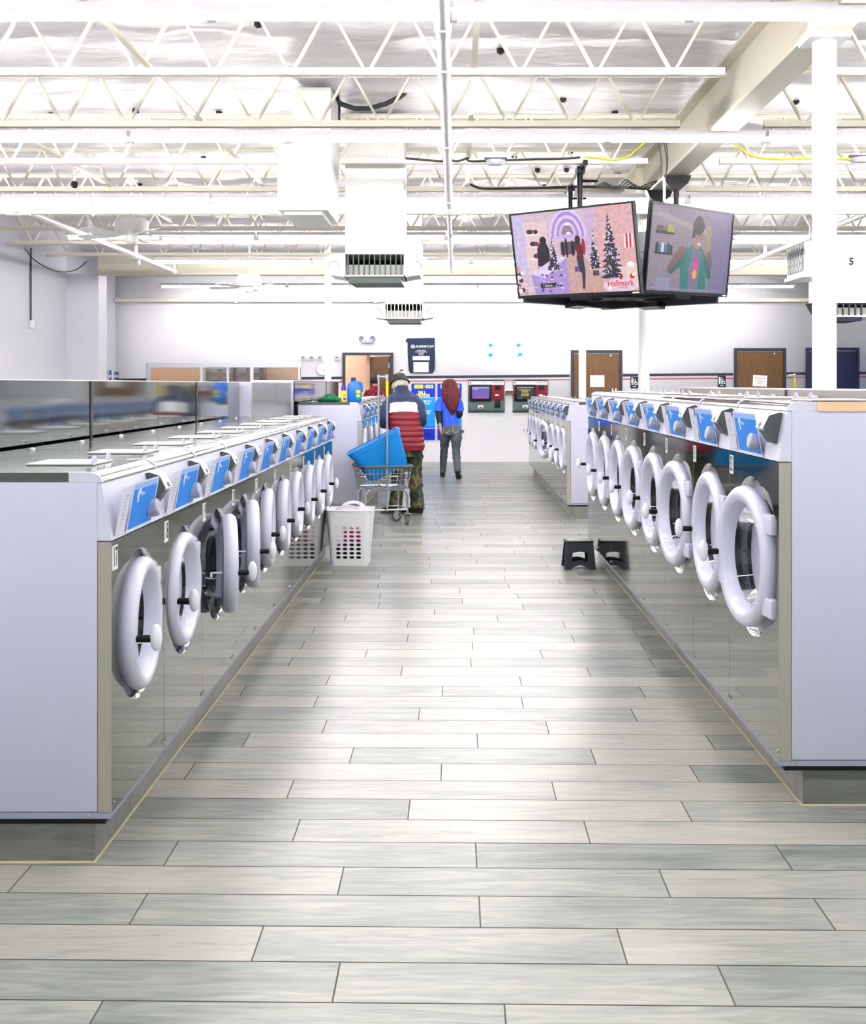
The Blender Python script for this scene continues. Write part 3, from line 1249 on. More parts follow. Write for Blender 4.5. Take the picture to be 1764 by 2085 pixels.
    for x in (.03 * w_, .28 * w_):
        b = B()
        b.prism([(x + .032 * math.cos(a), h + .008 + .026 * math.sin(a)) for a in [PI * k / 10 for k in range(11)]], XZ, .165, .169, 'ring')
        b.build('lid_tab', sd)
    b = B()
    b.lathe([(.012, 0), (.012, .006), (.004, .010)], 'white', (hw - .03, D - .08, h), 'z', 10, True)
    b.build('top_bolt', t)
    return t


def add_plate(t, hw, consz, text):
    b = B()
    b.box(-hw + .006, -.002, consz - .10, -hw + .052 + .012, 0, consz - .02, 'plate')
    p = b.build('number_plate', t)
    if text:
        g = Pic().text(text, 0, 0, .088, (22, 24, 26), bold=.02, sx=.52)
        g.build('number', p, (-hw + .036, -.0024, consz - .06))


def row(proto, n, w_, X, y0, z0, facing, texts, labels, doors, group, hw, consz):
    out = []
    for i in range(n):
        t = proto if not proto.get('used') else copy_tree(proto)
        proto['used'] = 1
        out.append(t)
    for i, t in enumerate(out):
        if 'used' in t:
            del t['used']
        t.location = (X, y0 + w_ * (i + .5), z0)
        t.rotation_euler = (0, 0, PI / 2 * facing)
        tag(t, labels(i), 'washing machine', group)
        kid(t, 'door').rotation_euler = (0, 0, math.radians(doors[i] if i < len(doors) else 2))
        add_plate(t, hw, consz, texts[i] if i < len(texts) else '')
    return out


WA, WB = .66, .75
pa = washer(WA, 1.126, .232, -.005, .572, .905, .82)
rowA = row(pa, 10, WA, -1.118, 3.673, .147, 1, ['17', '18', '19', '20', '21', '22', '23', '24', '25', '26'],
           lambda i: 'front-loading washer numbered %d, %s in the near row at left' % (17 + i, ORD[i]),
           [3, 0, 14, 12, 6, 5, 2, 3, 2, 1], 'near row of washers at left', WA / 2, .905)
pb = washer(WB, 1.345, .283, -.005, .72, 1.125, .70)
rowB = row(pb, 8, WB, 1.197, 4.172, .15, -1, ['52', '51', '50', '49', '48', '47', '46', '45'],
           lambda i: 'tall front-loading washer numbered %d, %s in the near row at right' % (52 - i, ORD[i]),
           [6, 1, 5, 2, 3, 1, 1, 1], 'near row of washers at right', WB / 2, 1.125)
pc = washer(.75, 1.2, .26, -.005, .63, .98, .74)
rowC = row(pc, 9, .75, 1.306, 13.2, .153, -1, [], lambda i: 'front-loading washer beyond the step stool, %s in the far row at right' % ORD[i],
           [2, 2, 3, 14, 4, 2, 3, 2, 1], 'far row of washers at right', .375, .98)
pd = copy_tree(rowC[0])
pd['used'] = 0
for c in list(pd.children):
    if c.name.startswith('number_plate'):
        bpy.data.objects.remove(c)
rowD = row(pd, 9, .75, -1.085, 13.13, .153, 1, [], lambda i: 'front-loading washer beside the man, %s in the far row at left' % ORD[i],
           [2, 5, 8, 3, 4, 2, 3, 2, 1], 'far row of washers at left', .375, .98)
# the end machine at right has a peach reflection painted on its steel trim; the first machine at left has its soap lid up
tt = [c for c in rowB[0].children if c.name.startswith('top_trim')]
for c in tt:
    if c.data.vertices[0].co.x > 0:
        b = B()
        b.box(WB / 2 + .001, .14, 1.345 - .034, WB / 2 - .011, .70, 1.3455, 'peachreflect')
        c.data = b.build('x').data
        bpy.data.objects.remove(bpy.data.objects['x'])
        c['label'] = 'steel edge trim with a painted peach reflection'
b = B()
b.box(-.075, -.006, 0, .075, .006, .13, 'ring', .005)
b.box(-.02, -.012, .085, .05, -.006, .09, 'grey')
o = b.build('dispenser_lid', rowA[0], (-.17, .62, 1.135), (-.28, -.1, .35))
b = B()
b.box(-.08, -.02, 0, .08, .02, .012, 'white')
b.build('lid_hinge', o)


# ------------------------------------------------------------------ plinths under the rows
def plinth(x0, x1, y0, y1, zt, label):
    t = thing('plinth', label, 'plinth', ((x0 + x1) / 2, y0, 0))
    hw, L = (x1 - x0) / 2, y1 - y0
    vs, fs, cs = [], [], []

    def q(a, b_, c, d):
        o = len(vs)
        vs.extend([a, b_, c, d])
        fs.append((o, o + 1, o + 2, o + 3))
        cs.append((rnd.random(), rnd.random(), rnd.random()))
    for s in (-1, 1):
        y = 0
        ln = .42
        while y < L:
            ye = min(L, y + ln)
            q((s * hw, y + .001, 0), (s * hw, ye - .001, 0), (s * hw, ye - .001, zt), (s * hw, y + .001, zt))
            y, ln = ye, 1.0155
    for yy in (0, L):
        q((-hw, yy, 0), (hw, yy, 0), (hw, yy, zt), (-hw, yy, zt))
    q((-hw, 0, zt), (hw, 0, zt), (hw, L, zt), (-hw, L, zt))
    q((-hw, 0, .0), (hw, 0, .0), (hw, L, .0), (-hw, L, .0))
    me = bpy.data.meshes.new('tile_cladding')
    me.from_pydata(vs, [], fs)
    ca = me.color_attributes.new('Col', 'FLOAT_COLOR', 'CORNER')
    for p, c in zip(me.polygons, cs):
        for li in p.loop_indices:
            ca.data[li].color = c + (1,)
    me.materials.append(M['plinth'])
    o = bpy.data.objects.new('tile_cladding', me)
    C.objects.link(o)
    o.parent = t
    b = B()
    b.box(-hw - .007, -.007, 0, hw + .007, 0, .004, 'caulk').box(-hw - .007, 0, 0, -hw, L, .004, 'caulk').box(hw, 0, 0, hw + .007, L, .004, 'caulk')
    b.build('grout_line', t)


plinth(-2.9, -1.18, 3.69, 10.28, .130, 'grey wood-look tiled plinth under the near washers at left')
plinth(1.29, 2.5, 4.19, 10.15, .133, 'grey wood-look tiled plinth under the near washers at right')
plinth(1.385, 2.5, 13.05, 19.9, .136, 'grey wood-look tiled plinth under the far washers at right')
plinth(-2.4, -1.16, 13.2, 19.8, .136, 'grey wood-look tiled plinth under the far washers at left')


# ------------------------------------------------------------------ stainless service bulkheads
def bulkhead(X, back_, y0, cuts, z0, z1, m, label, thick=()):
    t = thing('service_bulkhead', label, 'bulkhead', (X, y0, z0))
    sg = 1 if X > 0 else -1
    ys = [y0] + cuts
    for i in range(len(cuts)):
        b = B()
        tg = .02 if i in thick else .004
        b.box(0, ys[i] - y0 + .002, 0, sg * .012, ys[i + 1] - y0 - tg, z1 - z0 - .006, m)
        b.build('panel', t)
        if i in thick:
            b = B()
            b.box(-sg * .004, ys[i + 1] - y0 - tg - .012, 0, sg * .012, ys[i + 1] - y0 + .004, z1 - z0 - .004, 'trough')
            b.build('joint_strip', t)
    b = B()
    b.box(-sg * .004, 0, z1 - z0 - .006, sg * back_, cuts[-1] - y0, z1 - z0, 'white')
    b.build('top_cap', t)
    b = B()
    b.box(sg * .012, 0, 0, sg * back_, .012, z1 - z0 - .006, 'enamel')
    b.build('end_panel', t)
    b = B()
    b.box(sg * (back_ - .01), .012, 0, sg * back_, cuts[-1] - y0, z1 - z0 - .006, 'enamel')
    b.build('rear_panel', t)
    return t


t = bulkhead(-2.0, .5, 3.75, [6.22, 7.6, 8.75, 10.46], .135, 1.585, 'mirror', 'polished stainless bulkhead behind the near washers at left', (0, 2))
t = bulkhead(-1.885, .55, 10.5, [11.9, 12.95], .0, 1.585, 'satin', 'plain stainless housing at the far end of the near bulkhead')
p = Pic().rect(-.03, -.04, .03, .04, (240, 240, 240)).rect(-.02, -.02, -.005, .03, (90, 96, 100)).rect(.005, -.03, .02, .02, (90, 96, 100))
p.build('small_notice', t, (.001, 1.95, 1.03), (0, 0, PI / 2))
bulkhead(-1.87, .5, 13.15, [14.8, 16.4, 18.1], .15, 1.61, 'mirror', 'polished stainless bulkhead standing behind the detergent bottles', (1,))
bulkhead(1.93, .34, 4.2, [5.2, 6.6, 7.6, 9.7], .14, 1.535, 'satin', 'low stainless bulkhead behind the tall washers at right', (1,))

# ------------------------------------------------------------------ televisions
def tv(loc, rot, label, pic, back_only=False):
    t = thing('television', label, 'television', loc)
    t.rotation_euler = rot
    W, Hh = 1.378, .798
    b = B()
    b.box(-W / 2, .012, -Hh / 2, W / 2, .045, Hh / 2, 'tvback', .004)
    b.box(-W * .36, .045, -Hh * .42, W * .36, .09, Hh * .2, 'tvback', .012)
    for k in range(6):
        z = -Hh * .36 + k * .09
        b.tube([(-W * .3, .091, z), (-W * .1, .091, z + .06), (W * .1, .091, z), (W * .3, .091, z + .06)], .006, 'bezel', 6)
    b.build('back_cover', t)
    b = B()
    bz = .018
    b.holed([(-W / 2, -Hh / 2), (W / 2, -Hh / 2), (W / 2, Hh / 2), (-W / 2, Hh / 2)],
            [[(-W / 2 + bz, -Hh / 2 + .03), (W / 2 - bz, -Hh / 2 + .03), (W / 2 - bz, Hh / 2 - bz), (-W / 2 + bz, Hh / 2 - bz)]], XZ, 'bezel', .014)
    fr = b.build('bezel', t)
    b = B()
    b.box(W / 2 - .09, -.001, -Hh / 2 + .008, W / 2 - .02, 0, -Hh / 2 + .02, 'white')
    b.build('sticker', fr)
    b = B()
    b.box(-.12, .05, -Hh / 2 - .04, .12, .20, -Hh / 2 + .02, 'bezel')
    b.build('speaker_box', t)
    if pic:
        pic.build('screen', t, (-W / 2 + bz, .008, -Hh / 2 + .03), m='screen')
    else:
        b = B()
        b.box(-W / 2 + bz, .008, -Hh / 2 + .03, W / 2 - bz, .012, Hh / 2 - bz, 'black')
        b.build('screen', t)
    return t


SW, SH = 1.378 - .036, .798 - .048


class FPic(Pic):
    """same, but in fractions of a screen (x right, y down)"""
    def __init__(s):
        Pic.__init__(s)
        s.step = .00002

    def poly(s, pts, rgb):
        return Pic.poly(s, [(min(1, max(0, x)) * SW, (1 - min(1, max(0, y))) * SH) for x, y in pts], rgb)

    def txt(s, t, x, y, size, rgb, **k):
        return Pic.text(s, t, x * SW, (1 - y) * SH, size, rgb, **k)

    def oval(s, u, v, ru, rv, rgb, n=14, a0=0, a1=2 * PI):
        return s.poly([(u + ru * math.cos(a0 + (a1 - a0) * i / n), v + rv * math.sin(a0 + (a1 - a0) * i / n)) for i in range(n + (a1 - a0 < 6))], rgb)

    def rect(s, u0, v0, u1, v1, rgb):
        return s.poly([(u0, v0), (u1, v0), (u1, v1), (u0, v1)], rgb)


# shopping arcade with decorated trees
p = FPic().rect(0, 0, 1, 1, (206, 182, 196))
p.rect(0, 0, .1, .8, (200, 186, 222)).rect(.1, .1, .3, .8, (222, 196, 200))
p.rect(.68, 0, 1, .75, (216, 168, 170)).poly([(.62, 0), (.72, 0), (.66, .6), (.6, .5)], (198, 172, 204))
p.poly([(.3, 1), (.46, .52), (.56, .52), (.72, .8), (.78, 1)], (196, 158, 150)).rect(.72, .78, 1, 1, (196, 164, 160))
for k, c in enumerate([(212, 196, 240), (172, 138, 206), (216, 198, 244), (166, 134, 196), (206, 190, 226), (150, 122, 140)]):
    p.oval(.47, .34 - .01 * k, .16 - .022 * k, .36 - .05 * k, c, 20, PI, 2 * PI)
p.oval(.475, .17, .022, .012, (246, 240, 252)).oval(.478, .28, .02, .02, (240, 226, 244))
p.rect(.40, .38, .56, .53, (92, 74, 92))
for x, y, ww, hh, c in ((.42, .46, .012, .1, (30, 24, 34)), (.45, .45, .012, .12, (44, 32, 44)), (.5, .46, .012, .1, (24, 22, 30)), (.545, .45, .014, .12, (30, 28, 36)), (.59, .45, .016, .1, (176, 30, 44)), (.52, .47, .01, .1, (52, 40, 50))):
    p.oval(x, y, ww, hh, c)
for k in range(3):
    p.rect(.11, .25 + .15 * k, .24, .262 + .15 * k, (236, 226, 232))
    p.oval(.15 + .02 * k, .22 + .15 * k, .03, .03, (60, 36, 44)).oval(.2, .225 + .15 * k, .02, .028, (148, 30, 46) if k else (40, 34, 40))
p.poly([(.2, .43), (.23, .36), (.28, .37), (.3, .44), (.31, .7), (.19, .7)], (30, 24, 34)).oval(.255, .34, .03, .05, (26, 22, 30))
p.poly([(.12, .74), (.36, .54), (.44, .56), (.44, 1), (.15, 1)], (168, 142, 204)).poly([(.12, .74), (.36, .54), (.44, .56), (.24, .8)], (216, 200, 232))
for k in range(26):
    a, c = rnd.uniform(.2, .43), rnd.uniform(.62, .96)
    p.oval(a, c, .012, .012, rnd.choice([(90, 66, 140), (228, 214, 246), (60, 50, 90), (196, 176, 226)]))


def tree(cx, top, bot, hwid, n):
    for k in range(11):
        a = top + (bot - top) * k / 11.5
        e = top + (bot - top) * (k + 1.7) / 12.5
        ww = hwid * (k + 1.4) / 12
        p.poly([(cx, a - .02), (cx + ww * rnd.uniform(.85, 1.1), e), (cx + ww * .5, e + .012), (cx, e + .004), (cx - ww * .5, e + .014), (cx - ww * rnd.uniform(.85, 1.1), e)], (44 + rnd.randint(-8, 8), 40, 56))
    for k in range(n):
        q = rnd.uniform(.06, 1)
        p.oval(cx + rnd.uniform(-.85, .85) * hwid * q, top + (bot - top) * q, .003 + .006 * rnd.random() ** 2, .005 + .01 * rnd.random() ** 2, rnd.choice([(216, 206, 226), (184, 178, 204), (240, 234, 246)]), 10)


tree(.33, .32, .72, .062, 44)
tree(.675, .26, .74, .055, 60)
tree(.805, .10, .88, .11, 110)
p.rect(.77, .86, .87, .95, (70, 52, 60)).rect(.65, .74, .7, .8, (80, 60, 70))
p.poly([(.52, .46), (.545, .38), (.57, .4), (.585, .48), (.585, .6), (.53, .62)], (92, 30, 42)).oval(.55, .36, .022, .05, (34, 22, 28))
p.poly([(.53, .6), (.585, .6), (.59, .74), (.575, .95), (.555, .95), (.56, .76), (.54, .74)], (46, 44, 72)).poly([(.525, .47), (.512, .62), (.52, .63), (.535, .52)], (210, 160, 150)).rect(.505, .68, .535, .74, (70, 60, 150))
for k in range(5):
    p.poly([(.92 + .014 * k, .34), (.935 + .014 * k, .34), (.93 + .014 * k, .5), (.915 + .014 * k, .5)], (190, 40, 54) if k % 2 else (236, 220, 226))
p.poly([(.87, .72), (1, .68), (1, .95), (.9, .95)], (226, 200, 192)).oval(.95, .69, .03, .03, (242, 236, 240))
for k in range(16):
    p.oval(rnd.uniform(.0, .07), rnd.uniform(.64, .98), .02, .028, rnd.choice([(222, 190, 190), (60, 52, 60), (200, 150, 140), (240, 224, 226)]))
p.rect(.05, .905, .19, .91, (240, 236, 240)).txt('2018', .11, .945, .028, (240, 240, 240))
p.poly([(.2, .86), (.33, .86), (.33, .915), (.2, .915)], (26, 22, 28)).txt('I know...', .27, .888, .038, (238, 238, 238))
p.oval(.86, .93, .14, .085, (226, 196, 212)).txt('Hallmark', .86, .905, .075, (206, 24, 48), bold=.01).txt('CHANNEL', .87, .955, .026, (150, 70, 90))
p.oval(.865, .84, .012, .02, (206, 24, 48)).oval(.955, .83, .02, .03, (206, 40, 50)).oval(.965, .81, .01, .02, (240, 230, 236))
p.oval(.775, .955, .012, .025, (244, 238, 242))
tv((1.052, 10.121, 2.744), (math.radians(11.35), math.radians(1.1), math.radians(-43)), 'large television showing a shopping arcade with decorated trees', p)
# a man in a teal jacket in a pale room
p = FPic().rect(0, 0, 1, 1, (118, 104, 124))
p.poly([(0, .0), (.75, .3), (.75, 1), (0, 1)], (132, 118, 130)).rect(.74, 0, 1, 1, (112, 104, 138)).poly([(0, .12), (.1, .08), (.7, .24), (.72, .3)], (150, 136, 140))
p.rect(.68, .18, .74, .85, (150, 126, 96)).rect(0, .4, .66, .405, (150, 144, 160))
p.rect(.06, .3, .28, .335, (30, 34, 36)).rect(.06, .55, .28, .575, (28, 32, 36)).rect(.07, .24, .15, .3, (92, 74, 50)).rect(.2, .22, .27, .31, (150, 160, 20)).oval(.17, .27, .02, .03, (120, 92, 60))
for k, c in enumerate([(20, 26, 30), (24, 90, 140), (190, 200, 206), (60, 96, 150), (24, 60, 50), (20, 30, 40)]):
    p.rect(.07 + .034 * k, .44 + .02 * (k % 2), .1 + .034 * k, .55, c)
p.rect(.1, .8, .28, .84, (120, 118, 150)).rect(.11, .84, .27, 1, (136, 132, 160))
p.poly([(.4, .5), (.5, .44), (.62, .44), (.7, .56), (.72, .98), (.4, .98), (.38, .7)], (10, 112, 104))
p.poly([(.52, .46), (.62, .5), (.62, .98), (.5, .98), (.48, .7)], (110, 100, 130))
p.oval(.57, .68, .03, .06, (206, 60, 130)).oval(.565, .78, .03, .06, (220, 150, 60)).oval(.575, .6, .02, .04, (190, 40, 140))
p.poly([(.42, .52), (.3, .62), (.24, .78), (.28, .8), (.36, .72), (.43, .66)], (8, 92, 88)).poly([(.66, .52), (.74, .62), (.78, .8), (.74, .84), (.68, .7)], (8, 92, 88))
p.poly([(.34, .5), (.42, .46), (.44, .54), (.3, .7), (.24, .78), (.22, .74), (.28, .6)], (112, 82, 78)).oval(.38, .5, .04, .05, (118, 88, 82)).poly([(.7, .5), (.74, .48), (.78, .62), (.76, .7), (.72, .62)], (108, 80, 76))
p.rect(.53, .4, .6, .47, (140, 104, 98)).oval(.575, .34, .06, .13, (158, 120, 112)).oval(.57, .2, .075, .1, (24, 20, 26)).oval(.57, .14, .05, .07, (22, 18, 24)).rect(.5, .2, .53, .34, (28, 22, 28))
p.rect(.53, .3, .645, .305, (28, 24, 30)).oval(.56, .32, .026, .03, (60, 46, 50)).oval(.615, .325, .022, .03, (60, 46, 50)).oval(.56, .32, .02, .023, (150, 116, 108)).oval(.615, .325, .017, .023, (150, 116, 108)).oval(.59, .41, .022, .015, (226, 210, 206))
p.rect(.06, .965, .9, .975, (150, 140, 160))
tv((2.157, 10.288, 2.772), (math.radians(7.2), math.radians(-1.6), math.radians(46)), 'large television showing a man in a teal jacket', p)
tv((1.09, 11.36, 2.74), (math.radians(9), 0, math.radians(-134)), 'rear television facing away behind the arcade picture, back cover seen through the gap', None)
tv((2.10, 11.48, 2.74), (math.radians(9), 0, math.radians(136)), 'rear television facing away behind the teal jacket picture', None)
# mounts
for x, y, zt, lb, beamy in ((1.135, 10.27, 3.53, 'black pole mount holding the arcade television from the joists', 0), (2.04, 10.42, 3.48, 'black pole mount holding the teal jacket television from the I-beam', 1),
                            (1.15, 11.25, 3.53, 'black pole mount behind the arcade television', 0), (2.02, 11.2, 3.48, 'black pole mount behind the teal jacket television', 1)):
    t = thing('ceiling_mount', lb, 'mount', (x, y, zt), 0, 'black television pole mounts')
    dz = -.78
    b = B()
    b.cyl((0, 0, -.05), (0, 0, dz), .026, 'black', 14)
    b.build('pole', t)
    b = B()
    if beamy:
        b.prism([(-.13, 0), (.13, 0), (.1, -.07), (.03, -.13), (-.03, -.13), (-.1, -.07)], XZ, -.06, .06, 'black')
    else:
        b.box(-.035, -.09, -.06, .035, .09, 0, 'black')
        b.cyl((-.02, 0, -.12), (.16, 0, -.12), .012, 'black', 8)
    b.build('ceiling_plate', t)
    b = B()
    b.box(-.045, -.045, dz - .02, .045, .045, dz + .05, 'black', .01)
    b.build('tilt_head', t)
b = B()
b.box(1.13, 9.95, 3.50, 1.17, 11.65, 3.54, 'black')
tag(b.build('mounting_strut'), 'black steel strut spanning two joists above the arcade television', 'strut')
t = thing('mount_frame', 'black frame joining the four hanging televisions from below', 'frame', (1.62, 10.85, 2.40))
b = B()
for a in range(4):
    c, s = math.cos(a * PI / 2 + PI / 4), math.sin(a * PI / 2 + PI / 4)
    b.tube([(0, 0, 0), (.42 * c, .42 * s, 0)], .03, 'black', 8)
b.box(-.2, -.2, -.02, .2, .2, .0, 'black')
b.build('cross_arms', t)


# cables on the joists
def cable(name, pts, r, m, label, cat='cable'):
    b = B()
    P = [Vector(p) for p in pts]
    Q = []
    for i in range(len(P) - 1):
        p0, p1, p2, p3_ = P[max(i - 1, 0)], P[i], P[i + 1], P[min(i + 2, len(P) - 1)]
        for k in range(6):
            t = k / 6
            Q.append(.5 * ((2 * p1) + (-p0 + p2) * t + (2 * p0 - 5 * p1 + 4 * p2 - p3_) * t * t + (-p0 + 3 * p1 - 3 * p2 + p3_) * t ** 3))
    Q.append(P[-1])
    b.tube(Q, r, m, 6)
    return tag(b.build(name), label, cat)


y = 10.03
cable('black_cable', [at(x, yy, y) for x, yy in ((826, 322), (862, 325), (900, 328), (905, 322), (930, 328), (953, 322), (958, 328), (1020, 326), (1090, 324), (1150, 323), (1182, 320))], .009, 'cord', 'black cable strung along the joist toward the arcade television')
cable('yellow_cable', [at(x, yy, y) for x, yy in ((1190, 320), (1215, 321), (1250, 325), (1280, 318), (1302, 300), (1322, 284), (1345, 262), (1380, 240))], .008, 'yellow', 'yellow cable hanging along the joist beside the I-beam')
cable('yellow_cable', [at(x, yy, y) for x, yy in ((1492, 288), (1520, 310), (1545, 320), (1590, 324), (1640, 323), (1764, 324))], .008, 'yellow', 'yellow cable hanging right of the I-beam')
y = 11.46
cable('black_cable', [at(x, yy, y) for x, yy in ((957, 375), (975, 382), (1000, 384), (1060, 383), (1110, 382), (1150, 381), (1200, 380), (1260, 381), (1320, 384), (1350, 372), (1365, 360))], .012, 'cord', 'thick black cable lying on the joist above the televisions')
for k in range(4):
    yk = 11.36 - .05 * k
    pts = [(1215, 380), (1232, 372 + 3 * k), (1255, 384), (1275, 366 + 4 * k), (1296, 382), (1320, 374 + 3 * k), (1342, 366), (1362, 352 + 2 * k)]
    cable('grey_cable', [at(x + 5 * k, yy, yk) for x, yy in pts], .007, 'greycable', 'tangled grey cables on the joist above the televisions', 'cable')['group'] = 'tangled grey cables above the televisions'
for k, (x0, x1) in enumerate(((1340, 1347), (1352, 1356), (1357, 1355))):
    o = cable('grey_cable', [at(x0, 284, 10.2), at((x0 + x1) / 2 + 4, 330, 10.2), at(x1, 362, 10.2)], .006, 'greycable', 'grey cable drop hanging beside the big I-beam')
    o['group'] = 'grey cable drops beside the I-beam'
cable('white_cord', [at(1352, 362, 10.1), at(1353, 385, 10.1), at(1353, 410, 10.1)], .012, 'white', 'white cord with a plug between the two televisions', 'cord')
for x, yy, d, lb in ((1010, 330, 10.04, 'round white smoke detector under the joist left of the televisions'), (1752, 325, 10.04, 'round dark smoke detector beside the tall column')):
    q = at(x, yy, d)
    t = thing('smoke_detector', lb, 'detector', q)
    b = B()
    b.lathe([(.02, -.035), (.07, -.03), (.09, 0), (.09, .012)], 'grey', seg=20, cap=True)
    b.build('housing', t)
    b = B()
    b.box(-.1, -.012, .012, .1, .012, .04, 'darkgrey')
    b.build('mounting_bar', t)
q = at(152, 376, 10.6)
t = thing('security_camera', 'small black dome camera on the ceiling at left', 'camera', q)
b = B()
b.ell((0, 0, 0), (.035, .035, .035), 'black', 14, 8)
b.build('dome', t)
b = B()
b.cyl((0, 0, .03), (0, 0, .16), .012, 'white', 8)
b.build('stem', t)
q = at(1652, 627, 15)
t = thing('security_camera', 'small dark camera peeking out left of the tall column', 'camera', q)
b = B()
b.prism([(-.04, .06), (.05, .07), (.04, -.08)], XZ, 0, .12, 'black')
b.build('camera_body', t)
b = B()
b.cyl((.02, .06, .06), (.02, .06, .35), .012, 'white', 8)
b.build('stem', t)
# conduits
for x, ya, yb, X, lb in ((61, 505, 652, XL, 'grey conduit running down the left wall to an outlet box'), (213, 575, 772, XLB, 'thin conduit running down the corner of the far left bay')):
    d = abs(X) * F / abs(x - CX)
    q = at(x, yb, d)
    t = thing('conduit', lb, 'conduit', (X + .015, d, q.z))
    b = B()
    b.cyl((0, 0, 0), (0, 0, at(x, ya, d).z - q.z), .014, 'greycable', 8)
    b.build('tube_run', t)
    b = B()
    b.box(-.014, -.04, -.12, .04, .04, 0, 'white' if X == XL else 'greycable', .005)
    b.build('outlet_box', t)
cable('loop_cable', [(XL + .02, 17.0, 3.62), (XL + .1, 17.2, 3.45), (XL + .2, 17.8, 3.35), (XL + .3, 18.4, 3.42), (XL + .4, 18.7, 3.6)], .008, 'cord', 'thin cable drooping under the joist ends at the left wall')

# ------------------------------------------------------------------ back wall: doors and windows
PX = YB / F


def wdoor(n, x0, x1, yt, leaf, frame, holes=(), lever=None):
    (u0, v1), (u1, _) = back(x0, yt), back(x1, yt)
    t = thing('door_%d' % n, None, None, ((u0 + u1) / 2, YB, 0))
    tag(t, kind='structure')
    hw, fw = (u1 - u0) / 2, .055
    b = B()
    b.box(-hw, -.05, 0, -hw + fw, .02, v1, frame).box(hw - fw, -.05, 0, hw, .02, v1, frame).box(-hw + fw, -.05, v1 - fw, hw - fw, .02, v1, frame)
    b.build('door_frame', t)
    return t, hw, fw, v1


# 1: the open door with the office behind
t, hw, fw, v1 = wdoor(1, 698, 801, 718, 'wood', 'doorframe')
b = B()
b.box(0, -.022, .01, -2 * hw + .11, .022, v1 - .07, 'wood')
lf = b.build('door_leaf', t, (hw - .06, .06, 0), (0, 0, -math.radians(58)))
b = B()
for z in (.25, 1.1, 1.95):
    b.cyl((0, -.03, z - .05), (0, -.03, z + .05), .014, 'pole', 8)
b.build('hinges', lf)
# brown doors with paper signs, navy door
for n, x0, x1, yt in ((2, 1163, 1267, 713), (3, 1495, 1600, 709)):
    t, hw, fw, v1 = wdoor(n, x0, x1, yt, 'wood', 'doorframe')
    b = B()
    b.box(-hw + fw, -.012, .01, hw - fw, -.002, v1 - fw - .02, 'wood')
    b.build('door_leaf', t)
    b = B()
    b.cyl((hw * .55, -.014, v1 - fw - .05), (hw * .55, -.03, v1 - fw - .05), .018, 'chrome', 10)
    b.build('door_stop', t)
t, hw, fw, v1 = wdoor(4, 1641, 1749, 708, 'navydoor', 'navydoor')
b = B()
b.box(-hw + fw, -.012, .01, hw - fw, -.002, v1 - fw - .02, 'navydoor')
b.build('door_leaf', t)
for x0, x1, y0, y1, tl, lb in ((1202, 1231, 764, 788, .0, 'white paper sign taped to the brown door behind a white column'), (1533, 1562, 764, 787, .06, 'white paper sign taped crookedly to the brown door near the tall column')):
    (u0, v1), (u1, v0) = back(x0, y0), back(x1, y1)
    p = Pic()
    ww, hh = u1 - u0, v1 - v0
    p.rect(-ww / 2, -hh / 2, ww / 2, hh / 2, (246, 246, 246))
    p.text('Bathrooms are', 0, hh * .24, .036, (110, 110, 116)).text('Customers', 0, 0, .036, (110, 110, 116)).text('ONLY', 0, -hh * .24, .036, (110, 110, 116))
    tag(p.build('paper_sign', None, ((u0 + u1) / 2, YB - .016, (v0 + v1) / 2), (0, tl, 0)), lb, 'sign')
# restroom signs
for x, y, lb in ((1292, 779, 'dark restroom sign with person and wheelchair symbols right of the door behind a white column'), (1470, 777, 'dark restroom sign with person and wheelchair symbols left of a brown door')):
    u, v = back(x, y)
    p = Pic()
    p.rect(-.077, -.115, .077, .115, (26, 36, 50))
    p.oval(-.045, .085, .014, .014, (240, 240, 240)).rect(-.062, .0, -.028, .066, (240, 240, 240)).rect(-.056, -.05, -.034, .0, (240, 240, 240))
    p.rect(-.016, -.05, -.008, .09, (240, 240, 240))
    p.oval(.02, .05, .011, .011, (240, 240, 240)).oval(.03, -.015, .034, .034, (240, 240, 240)).oval(.03, -.015, .023, .023, (26, 36, 50)).rect(.012, -.01, .022, .04, (240, 240, 240)).poly([(.016, .008), (.05, .008), (.066, -.04), (.056, -.044), (.044, -.004), (.016, -.002)], (240, 240, 240))
    p.rect(-.03, -.088, .03, -.072, (220, 224, 230))
    t = thing('restroom_sign', lb, 'sign', (u, YB - .012, v))
    b = B()
    b.box(-.08, 0, -.118, .08, .012, .118, 'navy', .004)
    b.build('backing_plate', t)
    p.build('symbols', t, (0, -.001, 0))
# lever tag beside the navy door
u, v = back(1617, 764)
t = thing('key_tag', 'yellow tag hanging from a white hook between the brown and navy doors', 'tag', (u, YB, v))
b = B()
b.tube([(-.12, -.01, -.0), (-.03, -.03, 0), (.02, -.04, .03)], .016, 'white', 8)
b.build('hook', t)
b = B()
b.box(-.01, -.03, -.24, .035, -.02, -.05, 'yellow', .004)
b.build('tag_body', t)

